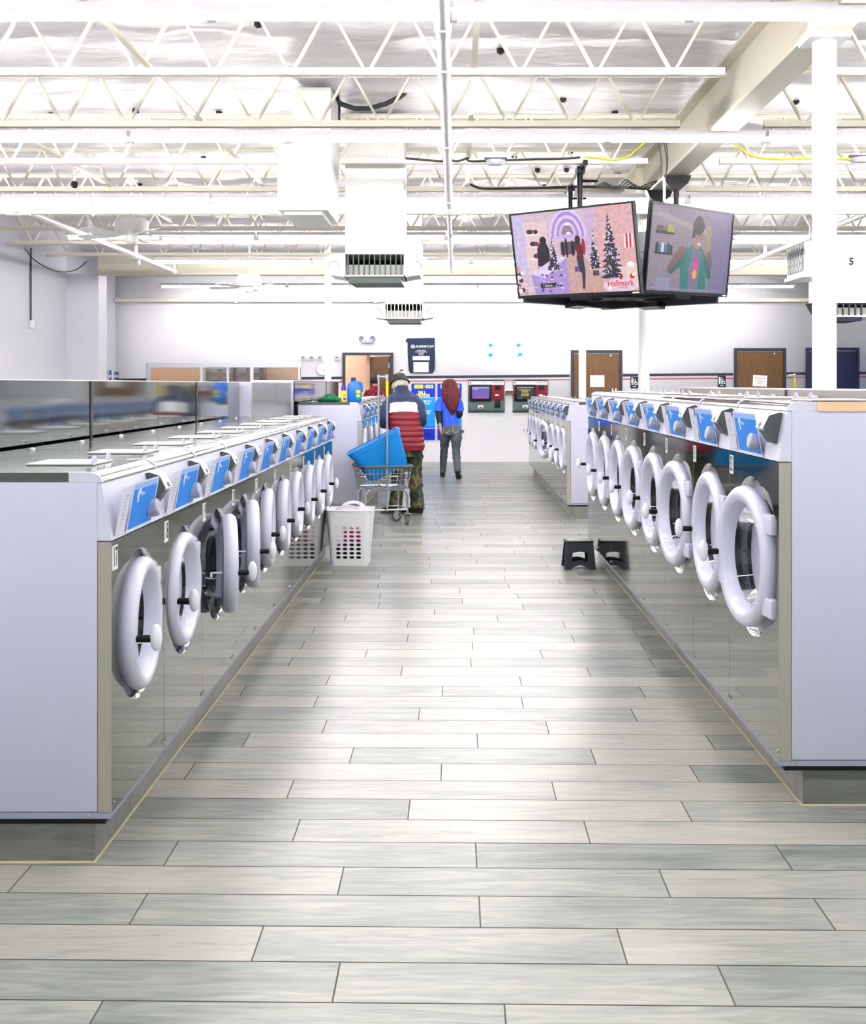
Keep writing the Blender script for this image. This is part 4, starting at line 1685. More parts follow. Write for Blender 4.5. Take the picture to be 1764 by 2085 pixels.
# office window
t = thing('window_1', None, None, (0, YB, 0))
tag(t, kind='structure')
zt = W1[3]
fr = B()
xs = [back(x, 750)[0] for x in (303, 410, 465, 512, 614)]
fr.box(xs[0] - .03, -.03, zt - .07, xs[-1], .06, zt + .02, 'alu')
fr.box(xs[0] - .03, -.03, 1.0, xs[-1], .06, 1.07, 'alu')
for x, ww in ((xs[0], .06), (xs[1], .06), (xs[2], .03), (xs[3], .06), (xs[4] - .04, .04)):
    fr.box(x - .02, -.03, 1.07, x - .02 + ww, .06, zt - .07, 'alu')
fr.build('window_frame', t)
for i in range(4):
    b = B()
    b.box(xs[i] + .05, .012, 1.07, xs[i + 1] - .03, .02, zt - .07, 'win_glass')
    b.build('glass_pane', t)
b = B()
b.box(xs[1] + .06, .03, 1.07, xs[1] + .08, .05, zt - .08, 'pole').box(xs[2] - .05, .03, 1.07, xs[2] - .03, .05, zt - .08, 'pole').box(xs[1] + .06, .03, zt - .1, xs[2] - .03, .05, zt - .08, 'pole')
b.build('sliding_sash', t)
for k in range(2):
    u = -5.05 + k * .62
    t = thing('locker', 'dark bronze vented locker seen through the office window, ' + ('left of the pair' if k == 0 else 'right of the pair'), 'locker', (u, 24.3, 0), 0, 'lockers in the office')
    b = B()
    b.box(-.3, 0, 0, .3, .5, 2.15, 'locker', .005)
    b.build('body', t)
    b = B()
    b.box(-.28, -.02, .05, .28, 0, 2.1, 'locker', .004)
    dd = b.build('door', t)
    for x in (-.15, .13):
        for z in (1.9, 1.86, 1.82, 1.7, 1.66):
            b = B()
            b.box(x - .09, -.026, z, x + .09, -.018, z + .014, 'alu')
            b.build('vent_slot', dd)
# four small wall cards above the counter
for i, x in enumerate((618, 635, 652, 687)):
    u, v = back(x, 729)
    t = thing('wall_card_holder', 'small white wall holder with a dark slot, %s' % ['leftmost of four', 'second from left of four', 'above the wall clock', 'apart from the others, beside the door'][i], 'holder', (u, YB, v), 0, 'small wall holders beside the open door')
    b = B()
    b.box(-.045, -.05, -.05, .045, 0, .03, 'grey', .008)
    b.build('body', t)
    b = B()
    b.box(-.02, -.054, .004, .02, -.048, .024, 'navy')
    b.build('slot', t)
# clock
u, v = back(657, 751)
t = thing('wall_clock', 'round white wall clock partly hidden by a white column', 'clock', (u, YB, v))
b = B()
b.lathe([(.01, -.03), (.115, -.03), (.125, -.04), (.135, -.03), (.135, 0)], 'grey', ax='y', seg=32)
b.build('case', t)
p = Pic().oval(0, 0, .12, .12, (244, 244, 248), 28)
for k in range(12):
    a = PI * k / 6
    p.text(str(k or 12), .095 * math.sin(a), .095 * math.cos(a), .034, (70, 80, 130))
p.build('dial', t, (0, -.032, 0))
p = Pic().poly([(-.004, -.01), (.004, -.01), (.09, .03), (.088, .036)], (20, 22, 26)).poly([(-.005, -.01), (.005, -.01), (.05, -.05), (.04, -.055)], (20, 22, 26))
p.build('hands', t, (0, -.038, 0))
# emergency light over the open door
u, v = back(748, 693)
t = thing('emergency_light', 'white twin-head emergency light above the open door', 'light', (u, YB, v))
b = B()
b.box(-.11, -.07, -.06, .11, 0, .02, 'grey', .02)
b.build('battery_case', t)
for s in (-1, 1):
    b = B()
    b.lathe([(.03, .0), (.055, -.02), (.06, -.08), (.05, -.085), (.045, -.06)], 'grey', (s * .11, 0, .03), 'y', 18)
    b.build('lamp_head', t)
# outlet camera under the bag
u, v = back(818, 755)
t = thing('wall_camera', 'small black wall camera left of the navy laundry bag', 'camera', (u, YB, v))
b = B()
b.cyl((0, 0, 0), (0, -.05, .01), .012, 'white', 8)
b.build('bracket', t)
b = B()
b.box(-.03, -.1, .0, .035, -.04, .022, 'black', .006).box(-.045, -.09, -.035, -.02, -.05, -.022, 'black')
b.build('camera_body', t)
# brochure rack far left
_q = at(221, 772, 21.4)
u, v = _q.x, _q.z
t = thing('brochure_rack', 'rack of brochures standing at the far left of the back wall', 'rack', (u + .05, 21.4, 0))
b = B()
b.box(-.07, .0, 0, .17, .14, v - .02, 'white')
b.build('stand', t)
for k, c in enumerate([(206, 208, 214), (46, 90, 170), (236, 236, 236), (70, 120, 190), (60, 66, 70)]):
    p = Pic().rect(-.02, 0, .022, .20 - .012 * k, c)
    p.rect(-.015, .05, .016, .1, (240, 230, 220))
    p.build('brochure', t, (-.06 + .045 * k, -.004, v - .02))
# laundry bag on the wall
(u0, v1), (u1, v0) = back(830, 688), back(886, 760)
W_, H_ = u1 - u0, v1 - v0
t = thing('laundry_bag', 'navy drawstring laundry bag with white print hung on the back wall', 'bag', ((u0 + u1) / 2, YB - .03, v0))
b = B()
hw = W_ / 2
b.prism([(-hw + .06, 0), (hw - .05, .0), (hw - .005, .07), (hw, .3), (hw - .005, H_), (-hw, H_ - .01), (-hw + .01, .3), (-hw + .03, .04)], XZ, 0, .028, 'bagnavy' if 'bagnavy' in M else 'navycap')
bag = b.build('fabric', t)
M['bagfab'] = noisy('navy_bag_fabric', [(.3, (8, 26, 48)), (.7, (18, 42, 70))], (1, 1, 1), 5, .8, bump=.4)
bag.data.materials[0] = M['bagfab']
p = Pic()
p.oval(-.17, H_ - .175, .038, .038, (242, 242, 242)).oval(-.17, H_ - .175, .024, .024, (18, 40, 66)).rect(-.182, H_ - .183, -.158, H_ - .167, (242, 242, 242))
p.text('LAUNDRYLUV', .06, H_ - .175, .062, (244, 244, 244), bold=.02)
for k, s_ in enumerate(['WASH & FOLD', 'PICK UP & DELIVERY', 'LAUNDRY', 'SERVICE']):
    p.text(s_, 0, H_ - .255 - .03 * k, .026, (236, 236, 236), bold=.02)
p.rect(-.17, H_ - .45, .17, H_ - .37, (248, 248, 248)).rect(-.155, .02, .15, H_ - .49, (248, 248, 248))
p.build('print', t, (0, -.002, 0))
b = B()
b.tube([(-hw, .01, H_ - .02), (-hw - .02, .0, H_ - .05), (-hw - .02, .0, H_ - .09)], .014, 'black', 8)
b.build('cord_lock', t)
# washing instructions painted on the wall
u, v = back(985, 706)
wp = thing('wall_print', 'pale blue washer instructions printed on the back wall above the kiosks', 'print', (u, YB - .003, v))
g = lambda x, y: ((x - 985) * PX, 0, (706 - y) * PX)
Pic().text('washer', 0, 0, .11, (206, 226, 234)).build('heading', wp, g(961, 686))
for x, y in ((895, 701), (961, 701), (1021, 699), (895, 721), (961, 721), (1021, 720)):
    k = .022
    p = Pic().rect(-k, -k * 1.1, k, k * 1.1, (186, 220, 232)).rect(-k * .6, -k * .7, k * .6, k * .7, (236, 238, 242))
    for j in range(3):
        p.rect(.05, .012 - j * .02, .16 + .03 * (j % 2), .02 - j * .02, (222, 222, 228))
    p.build('step_text', wp, g(x, y))
for x, y, k in ((940, 704, 2), (1000, 703, 0), (1057, 703, 0), (1000, 723, 1), (1060, 722, 0), (938, 728, 3)):
    p = Pic()
    if k == 2:
        p.oval(0, 0, .07, .06, (214, 200, 238)).oval(-.03, -.01, .06, .045, (238, 236, 242))
    elif k == 3:
        for j in range(6):
            p.rect(-.04 + .04 * (j % 3), -.04 + .05 * (j // 3), -.02 + .04 * (j % 3), -.03 + .05 * (j // 3), (226, 220, 214))
    else:
        p.rect(-.06, -.05, .05, .04, (120, 200, 240)).poly([(-.06, .04), (-.02, .06), (.09, .06), (.05, .04)], (168, 220, 246))
        p.oval(-.005, 0, .028, .022, (30, 110, 180)).oval(.03, -.04, .03, .02, (220, 236, 244))
    p.build('picture', wp, g(x, y))
# bill breakers
for x0, x1, y0, lb in ((838, 886, 781, 'blue and yellow bill breaker panel half hidden by the man in the puffer jacket'), (891, 940, 781, 'blue and yellow bill breaker panel behind the red-haired woman')):
    (u0, v1), (u1, v0) = back(x0, y0), back(x1, 896)
    W_, H_ = u1 - u0, v1 - v0
    t = thing('bill_breaker', lb, 'change machine', ((u0 + u1) / 2, YB, v0))
    b = B()
    b.box(-W_ / 2, -.02, 0, W_ / 2, 0, H_, 'navydoor', .003)
    b.build('panel', t)
    p = Pic()
    hw = W_ / 2 - .003
    p.rect(-hw, .003, hw, H_ - .003, (0, 44, 196)).rect(-hw, .27, hw, H_ - .28, (0, 150, 240)).rect(-hw, .23, hw, .25, (206, 200, 240)).rect(-hw, .255, hw, .268, (30, 60, 210)).rect(-hw, H_ - .29, hw, H_ - .278, (214, 224, 246))
    p.rect(-.18, H_ - .1, .0, H_ - .02, (250, 232, 10)).text('5', -.09, H_ - .06, .07, (130, 110, 40), bold=.01).poly([(.015, H_ - .09), (.035, H_ - .06), (.015, H_ - .03), (.022, H_ - .06)], (220, 226, 240))
    for k in range(6):
        p.oval(.07 + .055 * (k % 3), H_ - .04 - .04 * (k // 3), .026, .019, (246, 232, 90))
    p.text('BILL', -.02, H_ - .185, .088, (250, 244, 150), bold=.03).text('BREAKER', -.005, H_ - .245, .082, (250, 244, 150), bold=.03, sx=.86)
    for k in range(2):
        z = H_ - .38 - .2 * k
        p.poly([(-.02, z), (.03, z + .05), (.03, z - .05)], (240, 240, 120)).text('INSERT', .1, z + .02, .045, (240, 244, 170), bold=.02).text('BILLS' if k == 0 else 'HERE', .09, z - .025, .045, (240, 244, 170), bold=.02)
    p.oval(.09, .11, .05, .03, (8, 30, 110))
    p.build('print', t, (0, -.021, 0))
# payment kiosks
for x0, x1, y0, y1, scr, lb in ((953, 1028, 773, 840, 0, 'maroon and grey wall kiosk with a purple screen'), (1044, 1117, 773, 840, 1, 'maroon and grey wall kiosk with yellow text on a black screen')):
    (u0, v1), (u1, v0) = back(x0, y0), back(x1, y1)
    W_, H_ = u1 - u0, v1 - v0
    hw = W_ / 2
    t = thing('payment_kiosk', lb, 'kiosk', ((u0 + u1) / 2, YB, v0))
    b = B()
    b.box(-hw, -.03, 0, hw, 0, H_, 'kioskgrey', .006)
    b.build('steel_body', t)
    p = Pic().rect(-hw + .02, .24, hw - .02, H_ - .1, (110, 14, 30)).rect(-hw + .02, H_ - .105, hw - .02, H_ - .02, (240, 240, 240)).rect(-hw + .02, H_ - .03, hw - .02, H_ - .0, (26, 28, 40))
    p.rect(-hw + .035, H_ - .075, -hw + .065, H_ - .045, (120, 20, 36)).oval(-.03, H_ - .06, .009, .009, (20, 20, 24))
    p.text('LAUNDRYCARD', hw - .145, H_ - .058, .032, (30, 26, 36), bold=.02).text('by Customer', hw - .13, H_ - .087, .022, (90, 60, 66), bold=.01)
    p.build('face_print', t, (0, -.031, 0))
    b = B()
    b.box(-hw + .045, -.055, .225, .1, -.03, H_ - .1, 'black', .004)
    b.build('screen_bezel', t)
    p = Pic()
    if scr == 0:
        p.rect(-hw + .085, .28, .06, H_ - .145, (96, 84, 176)).rect(-hw + .13, .30, .02, .325, (222, 40, 140)).rect(-hw + .09, H_ - .175, .055, H_ - .155, (190, 186, 220)).rect(-hw + .09, H_ - .2, -hw + .2, H_ - .19, (206, 200, 230))
    else:
        p.rect(-hw + .085, .28, .06, H_ - .145, (18, 26, 30)).rect(-hw + .09, H_ - .165, .055, H_ - .155, (200, 206, 206)).oval(-.11, .43, .09, .06, (40, 44, 74))
        for k, (s_, a) in enumerate((('PLEASE TOUCH', .455), ('SCREEN', .42), ('TO START', .375), ('YOUR VISIT', .345))):
            p.text(s_, -.115, a, .034, (232, 230, 30), bold=.02)
        p.rect(-hw + .095, .29, -hw + .2, .297, (180, 186, 186))
    p.build('display', t, (0, -.0555, 0), m='screen')
    b = B()
    b.box(hw - .19, -.05, H_ - .2, hw - .09, -.03, H_ - .12, 'black').box(hw - .2, -.07, .1, hw - .09, -.03, .26, 'black', .006)
    b.build('card_reader', t)
    b = B()
    b.ell((hw - .16, -.055, .35), (.045, .03, .018), 'white', 12, 6)
    b.build('bill_slot', t)
    b = B()
    b.box(-hw + .2, -.06, .085, -hw + .31, -.03, .15, 'white', .01).box(-hw + .225, -.063, .1, -hw + .285, -.058, .12, 'black')
    b.build('coin_return', t)
    b = B()
    b.box(-hw + .01, -.05, .02, hw - .01, -.03, .035, 'black')
    b.build('shelf_lip', t)
u, v = back(1036, 798)
t = thing('card_box', 'small white and red card box between the two kiosks', 'box', (u, YB, v))
b = B()
b.box(-.09, -.1, -.05, .09, 0, -.035, 'darkgrey')
b.build('shelf', t)
b = B()
b.box(-.08, -.08, -.035, .085, -.01, .06, 'white', .004).box(-.07, -.082, -.03, .086, -.0795, .025, 'kioskred')
b.build('box_body', t)


# ------------------------------------------------------------------ things on the far washers at left
def on_top(x, yb, d, zt):
    q = at(x, yb, d)
    q.z = zt
    return q


ZT = .153 + 1.2 + .001
q = on_top(722, 822, 13.5, ZT)
t = thing('detergent_jug', 'big blue detergent jug standing on the far washers at left', 'jug', q)
b = B()
b.loft([(0, 0, 0, .078, .05), (0, 0, .01, .086, .055), (0, 0, .17, .086, .055), (-.005, 0, .21, .075, .05), (-.01, 0, .238, .035, .033), (-.01, 0, .25, .026, .026)], 'jug', 28, e=3)
b.tube([(.03, 0, .235), (.075, 0, .225), (.088, 0, .18), (.085, 0, .12)], .016, 'jug', 10)
b.build('bottle', t)
b = B()
b.lathe([(.030, .245), (.030, .285), (.026, .29)], 'navycap', (-.01, 0, 0), seg=20, cap=True)
b.build('cap', t)
p = Pic().rect(.02, .03, .08, .15, (40, 150, 90)).rect(.025, .1, .075, .14, (246, 206, 40)).rect(.03, .06, .07, .085, (236, 240, 236))
p.build('product_label', t, (.0, -.057, 0))
q = on_top(700, 821, 13.45, ZT)
t = thing('detergent_bottle', 'small yellow bottle with a purple cap beside the blue jug', 'bottle', q)
b = B()
b.loft([(0, 0, 0, .034, .025), (0, 0, .01, .038, .028), (0, 0, .1, .038, .028), (0, 0, .13, .026, .022), (0, 0, .14, .02, .02)], 'yellow', 20, e=2.6)
b.build('body', t)
b = B()
b.lathe([(.027, .135), (.027, .18), (.022, .19)], 'purple', seg=18, cap=True)
b.build('cap', t)
p = Pic().rect(.0, .02, .03, .08, (90, 60, 190)).rect(.004, .05, .026, .07, (244, 240, 240))
p.build('product_label', t, (0, -.0295, 0))
q = on_top(671, 820, 13.4, ZT)
b = B()
lp = []
for i in range(13):
    tt_ = i / 12
    rr = math.sin(PI * min(1, .06 + .94 * tt_)) ** .5 if tt_ < 1 else .1
    lp.append([Vector((-.14 + .28 * tt_, .085 * rr * math.cos(a), max(0, .03 + .05 * rr * math.sin(a) + .018 * noise.noise(Vector((tt_ * 7, a * 2, 1)))) * (1.2 if .3 < tt_ < .8 else .8))) for a in [2 * PI * k / 18 for k in range(18)]])
b.rings(lp, 'green')
tag(b.build('green_cloth', loc=q, smooth=60), 'crumpled green cloth lying on the far washers at left', 'cloth')
# plain dark box behind the bottles
q = on_top(693, 803, 19.5, .153 + 1.2)

# ------------------------------------------------------------------ hampers, stool, cart
def hamper(loc, rz, label):
    t = thing('laundry_hamper', label, 'laundry basket', loc, rz)
    h, tw, bw, td, bd, cr = .475, .195, .158, .165, .135, .04
    b = B()

    def side(w0, w1, d0, d1, ang, holes_cols, arch):
        R = Matrix.Rotation(ang, 4, 'Z')
        f = lambda u, v, q: R @ Vector((u, -(d0 + (d1 - d0) * v / h) + q, v))
        out = [(-w0 + cr, 0), (w0 - cr, 0), (w1 - cr, h)]
        hl = []
        if arch:
            for k in range(13):
                a = PI * k / 12
                out.append((.105 * math.cos(a), h + .055 * math.sin(a)))
            hl.append([(.062 * math.cos(PI * k / 10), h + .005 + .024 * math.sin(PI * k / 10)) for k in range(11)])
        out.append((-w1 + cr, h))
        for i in range(holes_cols):
            for j in range(8):
                cx = (i - (holes_cols - 1) / 2) * .0585
                cz = .072 + j * .0365
                hl.append([(cx + .0215 * math.cos(2 * PI * k / 12), cz + .0125 * math.sin(2 * PI * k / 12)) for k in range(12)])
        b.holed(out, hl, f, 'hamper', .003)
    for k in range(4):
        if k % 2 == 0:
            side(bw, tw, bd, td, k * PI / 2, 4, True)
        else:
            side(bd, td, bw, tw, k * PI / 2, 3, False)
    for sx in (-1, 1):
        for sy in (-1, 1):
            lo = []
            for ww, dd, z in ((bw, bd, 0), (tw, td, h)):
                for off in (0,):
                    lo.append([Vector((sx * (ww - cr + cr * math.sin(a)), sy * (dd - cr + cr * math.cos(a)), z)) for a in [PI / 2 * i / 6 for i in range(7)]])
            b.rings(lo, 'hamper', cap=False, close=False)
    b.box(-bw + .01, -bd + .01, 0, bw - .01, bd - .01, .004, 'hamper')
    b.build('shell', t)
    b = B()
    pts = []
    for sx, sy, a0 in ((1, -1, -PI / 2), (1, 1, 0), (-1, 1, PI / 2), (-1, -1, PI)):
        for i in range(5):
            a = a0 + PI / 2 * i / 4
            pts.append((sx * (tw - cr) + cr * math.cos(a), sy * (td - cr) + cr * math.sin(a), h))
    pts.append(pts[0])
    b.tube(pts, .005, 'hamper', 6, cap=False)
    b.build('rim', t)
    return t


HP = Vector((-.911, 9.86, 0))
hamper(HP, math.radians(-3), 'white hamper with oval holes standing beside the near washers at left')


def heap(name, z0, z1, s0, s1, m, loc, label, bump=.012, off=(0, 0)):
    b = B()
    lp = []
    for i in range(9):
        tt_ = i / 8
        s_ = s0 + (s1 - s0) * tt_
        k_ = 1 if tt_ < .75 else 1 - ((tt_ - .75) / .25) ** 2 * .8
        lp.append([Vector((off[0] + math.cos(a) * s_ * .125 * k_ * (1 + .12 * noise.noise(Vector((math.cos(a) * 3, math.sin(a) * 3, tt_ * 4 + z0 * 9)))), off[1] + math.sin(a) * s_ * .105 * k_, z0 + (z1 - z0) * tt_ + bump * noise.noise(Vector((a * 2, tt_ * 5, z0))))) for a in [2 * PI * q / 22 for q in range(22)]])
    b.rings(lp, m)
    return tag(b.build(name, loc=loc, smooth=60), label, 'clothes')


heap('folded_clothes', .02, .19, .98, 1.08, 'darkcloth', HP, 'dark clothes at the bottom of the white hamper')
heap('folded_clothes', .195, .30, .72, .70, 'magenta', HP, 'magenta clothes on top in the white hamper', off=(.03, 0))

# folding step stool
t = thing('step_stool', 'charcoal folding step stool standing against the near washers at right', 'stool', (1.052, 9.62, 0), math.radians(1))
b = B()
b.box(-.118, -.09, .222, .118, .09, .24, 'stool', .006)
b.build('top_frame', t)
b = B()
b.box(-.098, -.082, .239, .098, .082, .242, 'stooltop', .001)
b.build('tread', t)


def arc(u0, u1, v, h_, n=8):
    return [(u0 + (u1 - u0) * k / n, v + h_ * math.sin(PI * k / n)) for k in range(n + 1)]


for s in (-1, 1):
    b = B()
    f = lambda u, v, q: Vector((u, s * (.10 + .03 * (1 - v / .222) - .012) + q, v))
    out = [(-.133, 0), (-.08, 0)] + arc(-.08, .08, .004, .034) + [(.08, 0), (.133, 0), (.113, .222), (-.113, .222)]
    win = arc(-.070, .070, .062, .016) + arc(.062, -.062, .140, .010)
    b.holed(out, [win], f, 'stool', .01)
    b.build('leg_panel', t)
    b = B()
    f = lambda u, v, q: Vector((s * (.113 + .018 * (1 - v / .222) - .012) + q, u, v))
    b.holed([(-.1, 0), (-.05, 0), (-.04, .1), (.04, .1), (.05, 0), (.1, 0), (.08, .222), (-.08, .222)], [], f, 'stool', .01)
    b.build('side_panel', t)

# laundry cart: local y runs away from the camera
CP = Vector((-.74, 12.42, 0))
t = thing('laundry_cart', 'chrome wire laundry cart with a tall hanging rail in the aisle', 'cart', CP, math.radians(17))
Lc, wt, wb, zr, zb0 = .54, .285, .245, .655, .41
b = B()
cr = .06


def rrect(hw_, y0, y1, z, r_, n=5):
    pts = []
    for sx, yy, a0 in ((1, y0 + r_, -PI / 2), (1, y1 - r_, 0), (-1, y1 - r_, PI / 2), (-1, y0 + r_, PI)):
        for i in range(n + 1):
            a = a0 + PI / 2 * i / n
            pts.append(Vector((sx * (hw_ - r_) + r_ * math.cos(a), yy + r_ * math.sin(a), z)))
    return pts + [pts[0]]


b.tube(rrect(wt, -.02, Lc, zr, cr), .017, 'darkgrey', 10, cap=False)
b.build('bumper_rim', t)
b = B()
for z, f in ((zr - .075, .75), (zr - .15, .4)):
    b.tube(rrect(wb + (wt - wb) * f, .02 * (1 - f) - .02 * f, Lc - .03 * (1 - f), z, cr), .004, 'pole', 6, cap=False)
b.tube(rrect(wb, .02, Lc - .03, zb0, cr), .007, 'pole', 6, cap=False)
for k in range(12):
    u = -1 + 2 * (k + .5) / 12
    for y0, y1 in ((.02, -.02), (Lc - .03, Lc)):
        b.tube([(u * wb, y0, zb0), (u * wt, y1, zr)], .0025, 'pole', 6)
    b.tube([(u * wb, .02, zb0), (u * wb, Lc - .03, zb0)], .0032, 'pole', 6)
for k in range(13):
    y0 = .05 + (Lc - .1) * k / 12
    for s in (-1, 1):
        b.tube([(s * wb, y0, zb0), (s * wt, y0, zr)], .0022, 'pole', 6)
    if k % 3 == 0:
        b.tube([(-wb, y0, zb0), (wb, y0, zb0)], .0032, 'pole', 6)
b.build('wire_basket', t)
b = B()
for y0 in (.05, Lc - .08):
    b.tube([(-.235, y0, .135), (-.235, y0, zb0 - .07), (-.2, y0, zb0 - .025), (-.15, y0, zb0 - .012), (.15, y0, zb0 - .012), (.2, y0, zb0 - .025), (.235, y0, zb0 - .07), (.235, y0, .135)], .0125, 'pole', 10)
    b.tube([(-.235, y0, .175), (.235, y0, .175)], .0115, 'pole', 10)
for s in (-1, 1):
    b.tube([(s * .235, .05, .175), (s * .235, Lc - .08, .175)], .0115, 'pole', 10)
b.build('base_frame', t)
for k, y0 in enumerate((.05, Lc - .08)):
    b = B()
    b.tube([(.0, y0 - .02, .165), (.0, y0 - .02, 1.66)], .0135, 'pole', 12)
    b.cyl((0, y0 - .02, 1.63), (0, y0 - .02, 1.67), .019, 'pole', 12)
    pl = b.build('upright_pole', t)
    if k == 0:
        b = B()
        b.cyl((0, y0 - .02, 1.43), (0, y0 - .02, 1.60), .0150, 'yellow', 12)
        b.build('yellow_sleeve', pl)
b = B()
b.tube([(0, .03, 1.645), (0, Lc - .1, 1.645)], .0125, 'pole', 10)
b.build('hanging_rail', t)
for sx in (-1, 1):
    for y0 in (.05, Lc - .08):
        cs = thing('caster', None, None, (sx * .235, y0, 0), rnd.uniform(-.5, .9))
        cs.parent = t
        b = B()
        b.box(-.032, -.03, .125, .032, .03, .135, 'pole').box(-.028, -.018, .05, -.023, .03, .128, 'pole').box(.023, -.018, .05, .028, .03, .128, 'pole')
        b.cyl((-.03, .02, .058), (.03, .02, .058), .006, 'pole', 8)
        b.build('fork', cs)
        b = B()
        b.lathe([(.042, -.016), (.055, -.014), (.058, 0), (.055, .014), (.042, .016), (.042, -.016)], 'wheel', (0, .02, .058), 'x', 26)
        b.lathe([(.01, -.014), (.042, -.012), (.042, .012), (.01, .014)], 'hub', (0, .02, .058), 'x', 22)
        b.build('wheel', cs)

# blue tub tipped into the cart
t = thing('plastic_tub', 'bright blue plastic tub tipped sideways in the laundry cart', 'tub', at(792, 962, 12.72))
t.rotation_euler = (0, math.radians(-27), math.radians(8))
b = B()


def rr3(hx, hy, z, r_):
    return [Vector((p.x, p.y, z)) for p in rrect(hx, -hy, hy, z, r_, 5)[:-1]]


hb = .40
prof = [(.215, .15, .0, .05), (.235, .165, .02, .06), (.30, .215, hb - .06, .07), (.31, .222, hb - .055, .07), (.318, .228, hb - .005, .07), (.312, .222, hb, .07), (.302, .214, hb - .005, .07), (.29, .206, hb - .06, .065), (.226, .157, .03, .055), (.2, .14, .02, .05)]
b.rings([rr3(a, c, z, r_) for a, c, z, r_ in prof], 'tub')
b.build('shell', t)
b = B()
b.rings([rr3(a, c, z, r_) for a, c, z, r_ in ((.316, .226, hb - .01, .07), (.327, .237, hb - .008, .075), (.327, .237, hb + .004, .075), (.31, .221, hb + .004, .07))], 'tub', cap=False)
b.build('rim', t)
b = B()
b.lathe([(.006, 0), (.055, .001), (.05, .0012)], 'darkgrey', (0, 0, .0005), seg=18, cap=True)
q = b.build('floor_stain', loc=(-.045, 12.6, .0006))
q.scale = (1, .5, .4)
tag(q, 'small dark stain on the floor tiles in the middle of the aisle', 'stain')


# ------------------------------------------------------------------ people
def body(J, parent, m='skin', k=1.0):
    """one continuous skinned figure from named joints: spine, neck, head, arms, hands with five fingers, legs, feet"""
    V, R, E_ = [], [], []

    def add(p, r, link=None):
        V.append(Vector(p))
        R.append(r if isinstance(r, tuple) else (r, r))
        if link is not None:
            E_.append((link, len(V) - 1))
        return len(V) - 1
    pel = add(J['pelvis'], (.115 * k, .09 * k))
    wa = add((Vector(J['pelvis']) + Vector(J['chest'])) / 2, (.105 * k, .08 * k), pel)
    ch = add(J['chest'], (.115 * k, .085 * k), wa)
    nb = add(Vector(J['neck']), (.05 * k, .05 * k), ch)
    hd = Vector(J['head'])
    up = (hd - Vector(J['neck'])).normalized()
    f = Vector(J.get('face', (0, 1, 0))).normalized()
    h0 = add(hd - up * .03 + f * .01, (.066, .07), nb)
    h1 = add(hd + up * .055, (.074, .088), h0)
    add(hd + up * .12 - f * .005, (.055, .065), h1)
    add(hd - up * .045 + f * .06, (.035, .032), h0)         # chin and mouth
    add(hd + up * .0 + f * .098, (.012, .014), h0)           # nose
    sd = f.cross(up).normalized()
    for s in (-1, 1):
        add(hd + up * .02 + sd * (s * .083) - f * .01, (.014, .022), h0)      # ears
    for s in 'LR':
        sh = add(J['sh' + s], .050 * k, ch)
        el0 = add((Vector(J['sh' + s]) * .5 + Vector(J['el' + s]) * .5), .043 * k, sh)
        el = add(J['el' + s], .037 * k, el0)
        wr = add(J['wr' + s], .025 * k, el)
        d = (Vector(J['wr' + s]) - Vector(J['el' + s])).normalized()
        hdn = Vector(J.get('hand' + s, d)).normalized()
        pn = Vector(J.get('palm' + s, (1 if s == 'L' else -1, 0, 0)))
        pn = (pn - hdn * pn.dot(hdn)).normalized()
        acr = hdn.cross(pn)
        pc_ = Vector(J['wr' + s]) + hdn * .045
        pm = add(pc_, (.030, .016), wr)
        for i in range(4):
            o_ = (i - 1.5) * .019
            L_ = (.068, .078, .074, .058)[i]
            b0 = add(pc_ + acr * o_ + hdn * .036, .0095, pm)
            b1 = add(pc_ + acr * (o_ * 1.1) + hdn * (.036 + L_ * .5) + pn * .008, .0088, b0)
            add(pc_ + acr * (o_ * 1.1) + hdn * (.036 + L_ * .92) + pn * .026, .0075, b1)
        t0 = add(pc_ + acr * -.034 + hdn * -.012 + pn * .010, .0115, pm)
        t1 = add(pc_ + acr * -.05 + hdn * .018 + pn * .022, .0100, t0)
        add(pc_ + acr * -.052 + hdn * .044 + pn * .030, .0085, t1)
        hp_ = add(J['hip' + s], .078 * k, pel)
        th = add((Vector(J['hip' + s]) + Vector(J['kn' + s])) / 2, .066 * k, hp_)
        kn = add(J['kn' + s], .05 * k, th)
        cf = add(Vector(J['kn' + s]) * .66 + Vector(J['an' + s]) * .34, .049 * k, kn)
        an = add(J['an' + s], .033 * k, cf)
        add(J['to' + s], (.035, .022), an)
    me = bpy.data.meshes.new('body')
    me.from_pydata(V, E_, [])
    o = bpy.data.objects.new('body', me)
    C.objects.link(o)
    o.modifiers.new('skin', 'SKIN')
    for i, sv in enumerate(me.skin_vertices[0].data):
        sv.radius = R[i]
        sv.use_root = i == 0
    o.modifiers.new('sub', 'SUBSURF').levels = 2
    bpy.context.view_layer.update()
    m2 = bpy.data.meshes.new_from_object(o.evaluated_get(bpy.context.evaluated_depsgraph_get()))
    bpy.data.objects.remove(o)
    o = bpy.data.objects.new('body', m2)
    m2.name = 'body'
    m2.materials.clear()
    m2.materials.append(M[m])
    for p in m2.polygons:
        p.use_smooth = True
        p.material_index = 0
    C.objects.link(o)
    o.parent = parent
    return o


def spline(pts, n=6):
    P = [Vector(p) for p in pts]
    Q = []
    for i in range(len(P) - 1):
        p0, p1, p2, p3_ = P[max(i - 1, 0)], P[i], P[i + 1], P[min(i + 2, len(P) - 1)]
        for k in range(n):
            t = k / n
            Q.append(.5 * ((2 * p1) + (-p0 + p2) * t + (2 * p0 - 5 * p1 + 4 * p2 - p3_) * t * t + (-p0 + 3 * p1 - 3 * p2 + p3_) * t ** 3))
    return Q + [P[-1]]


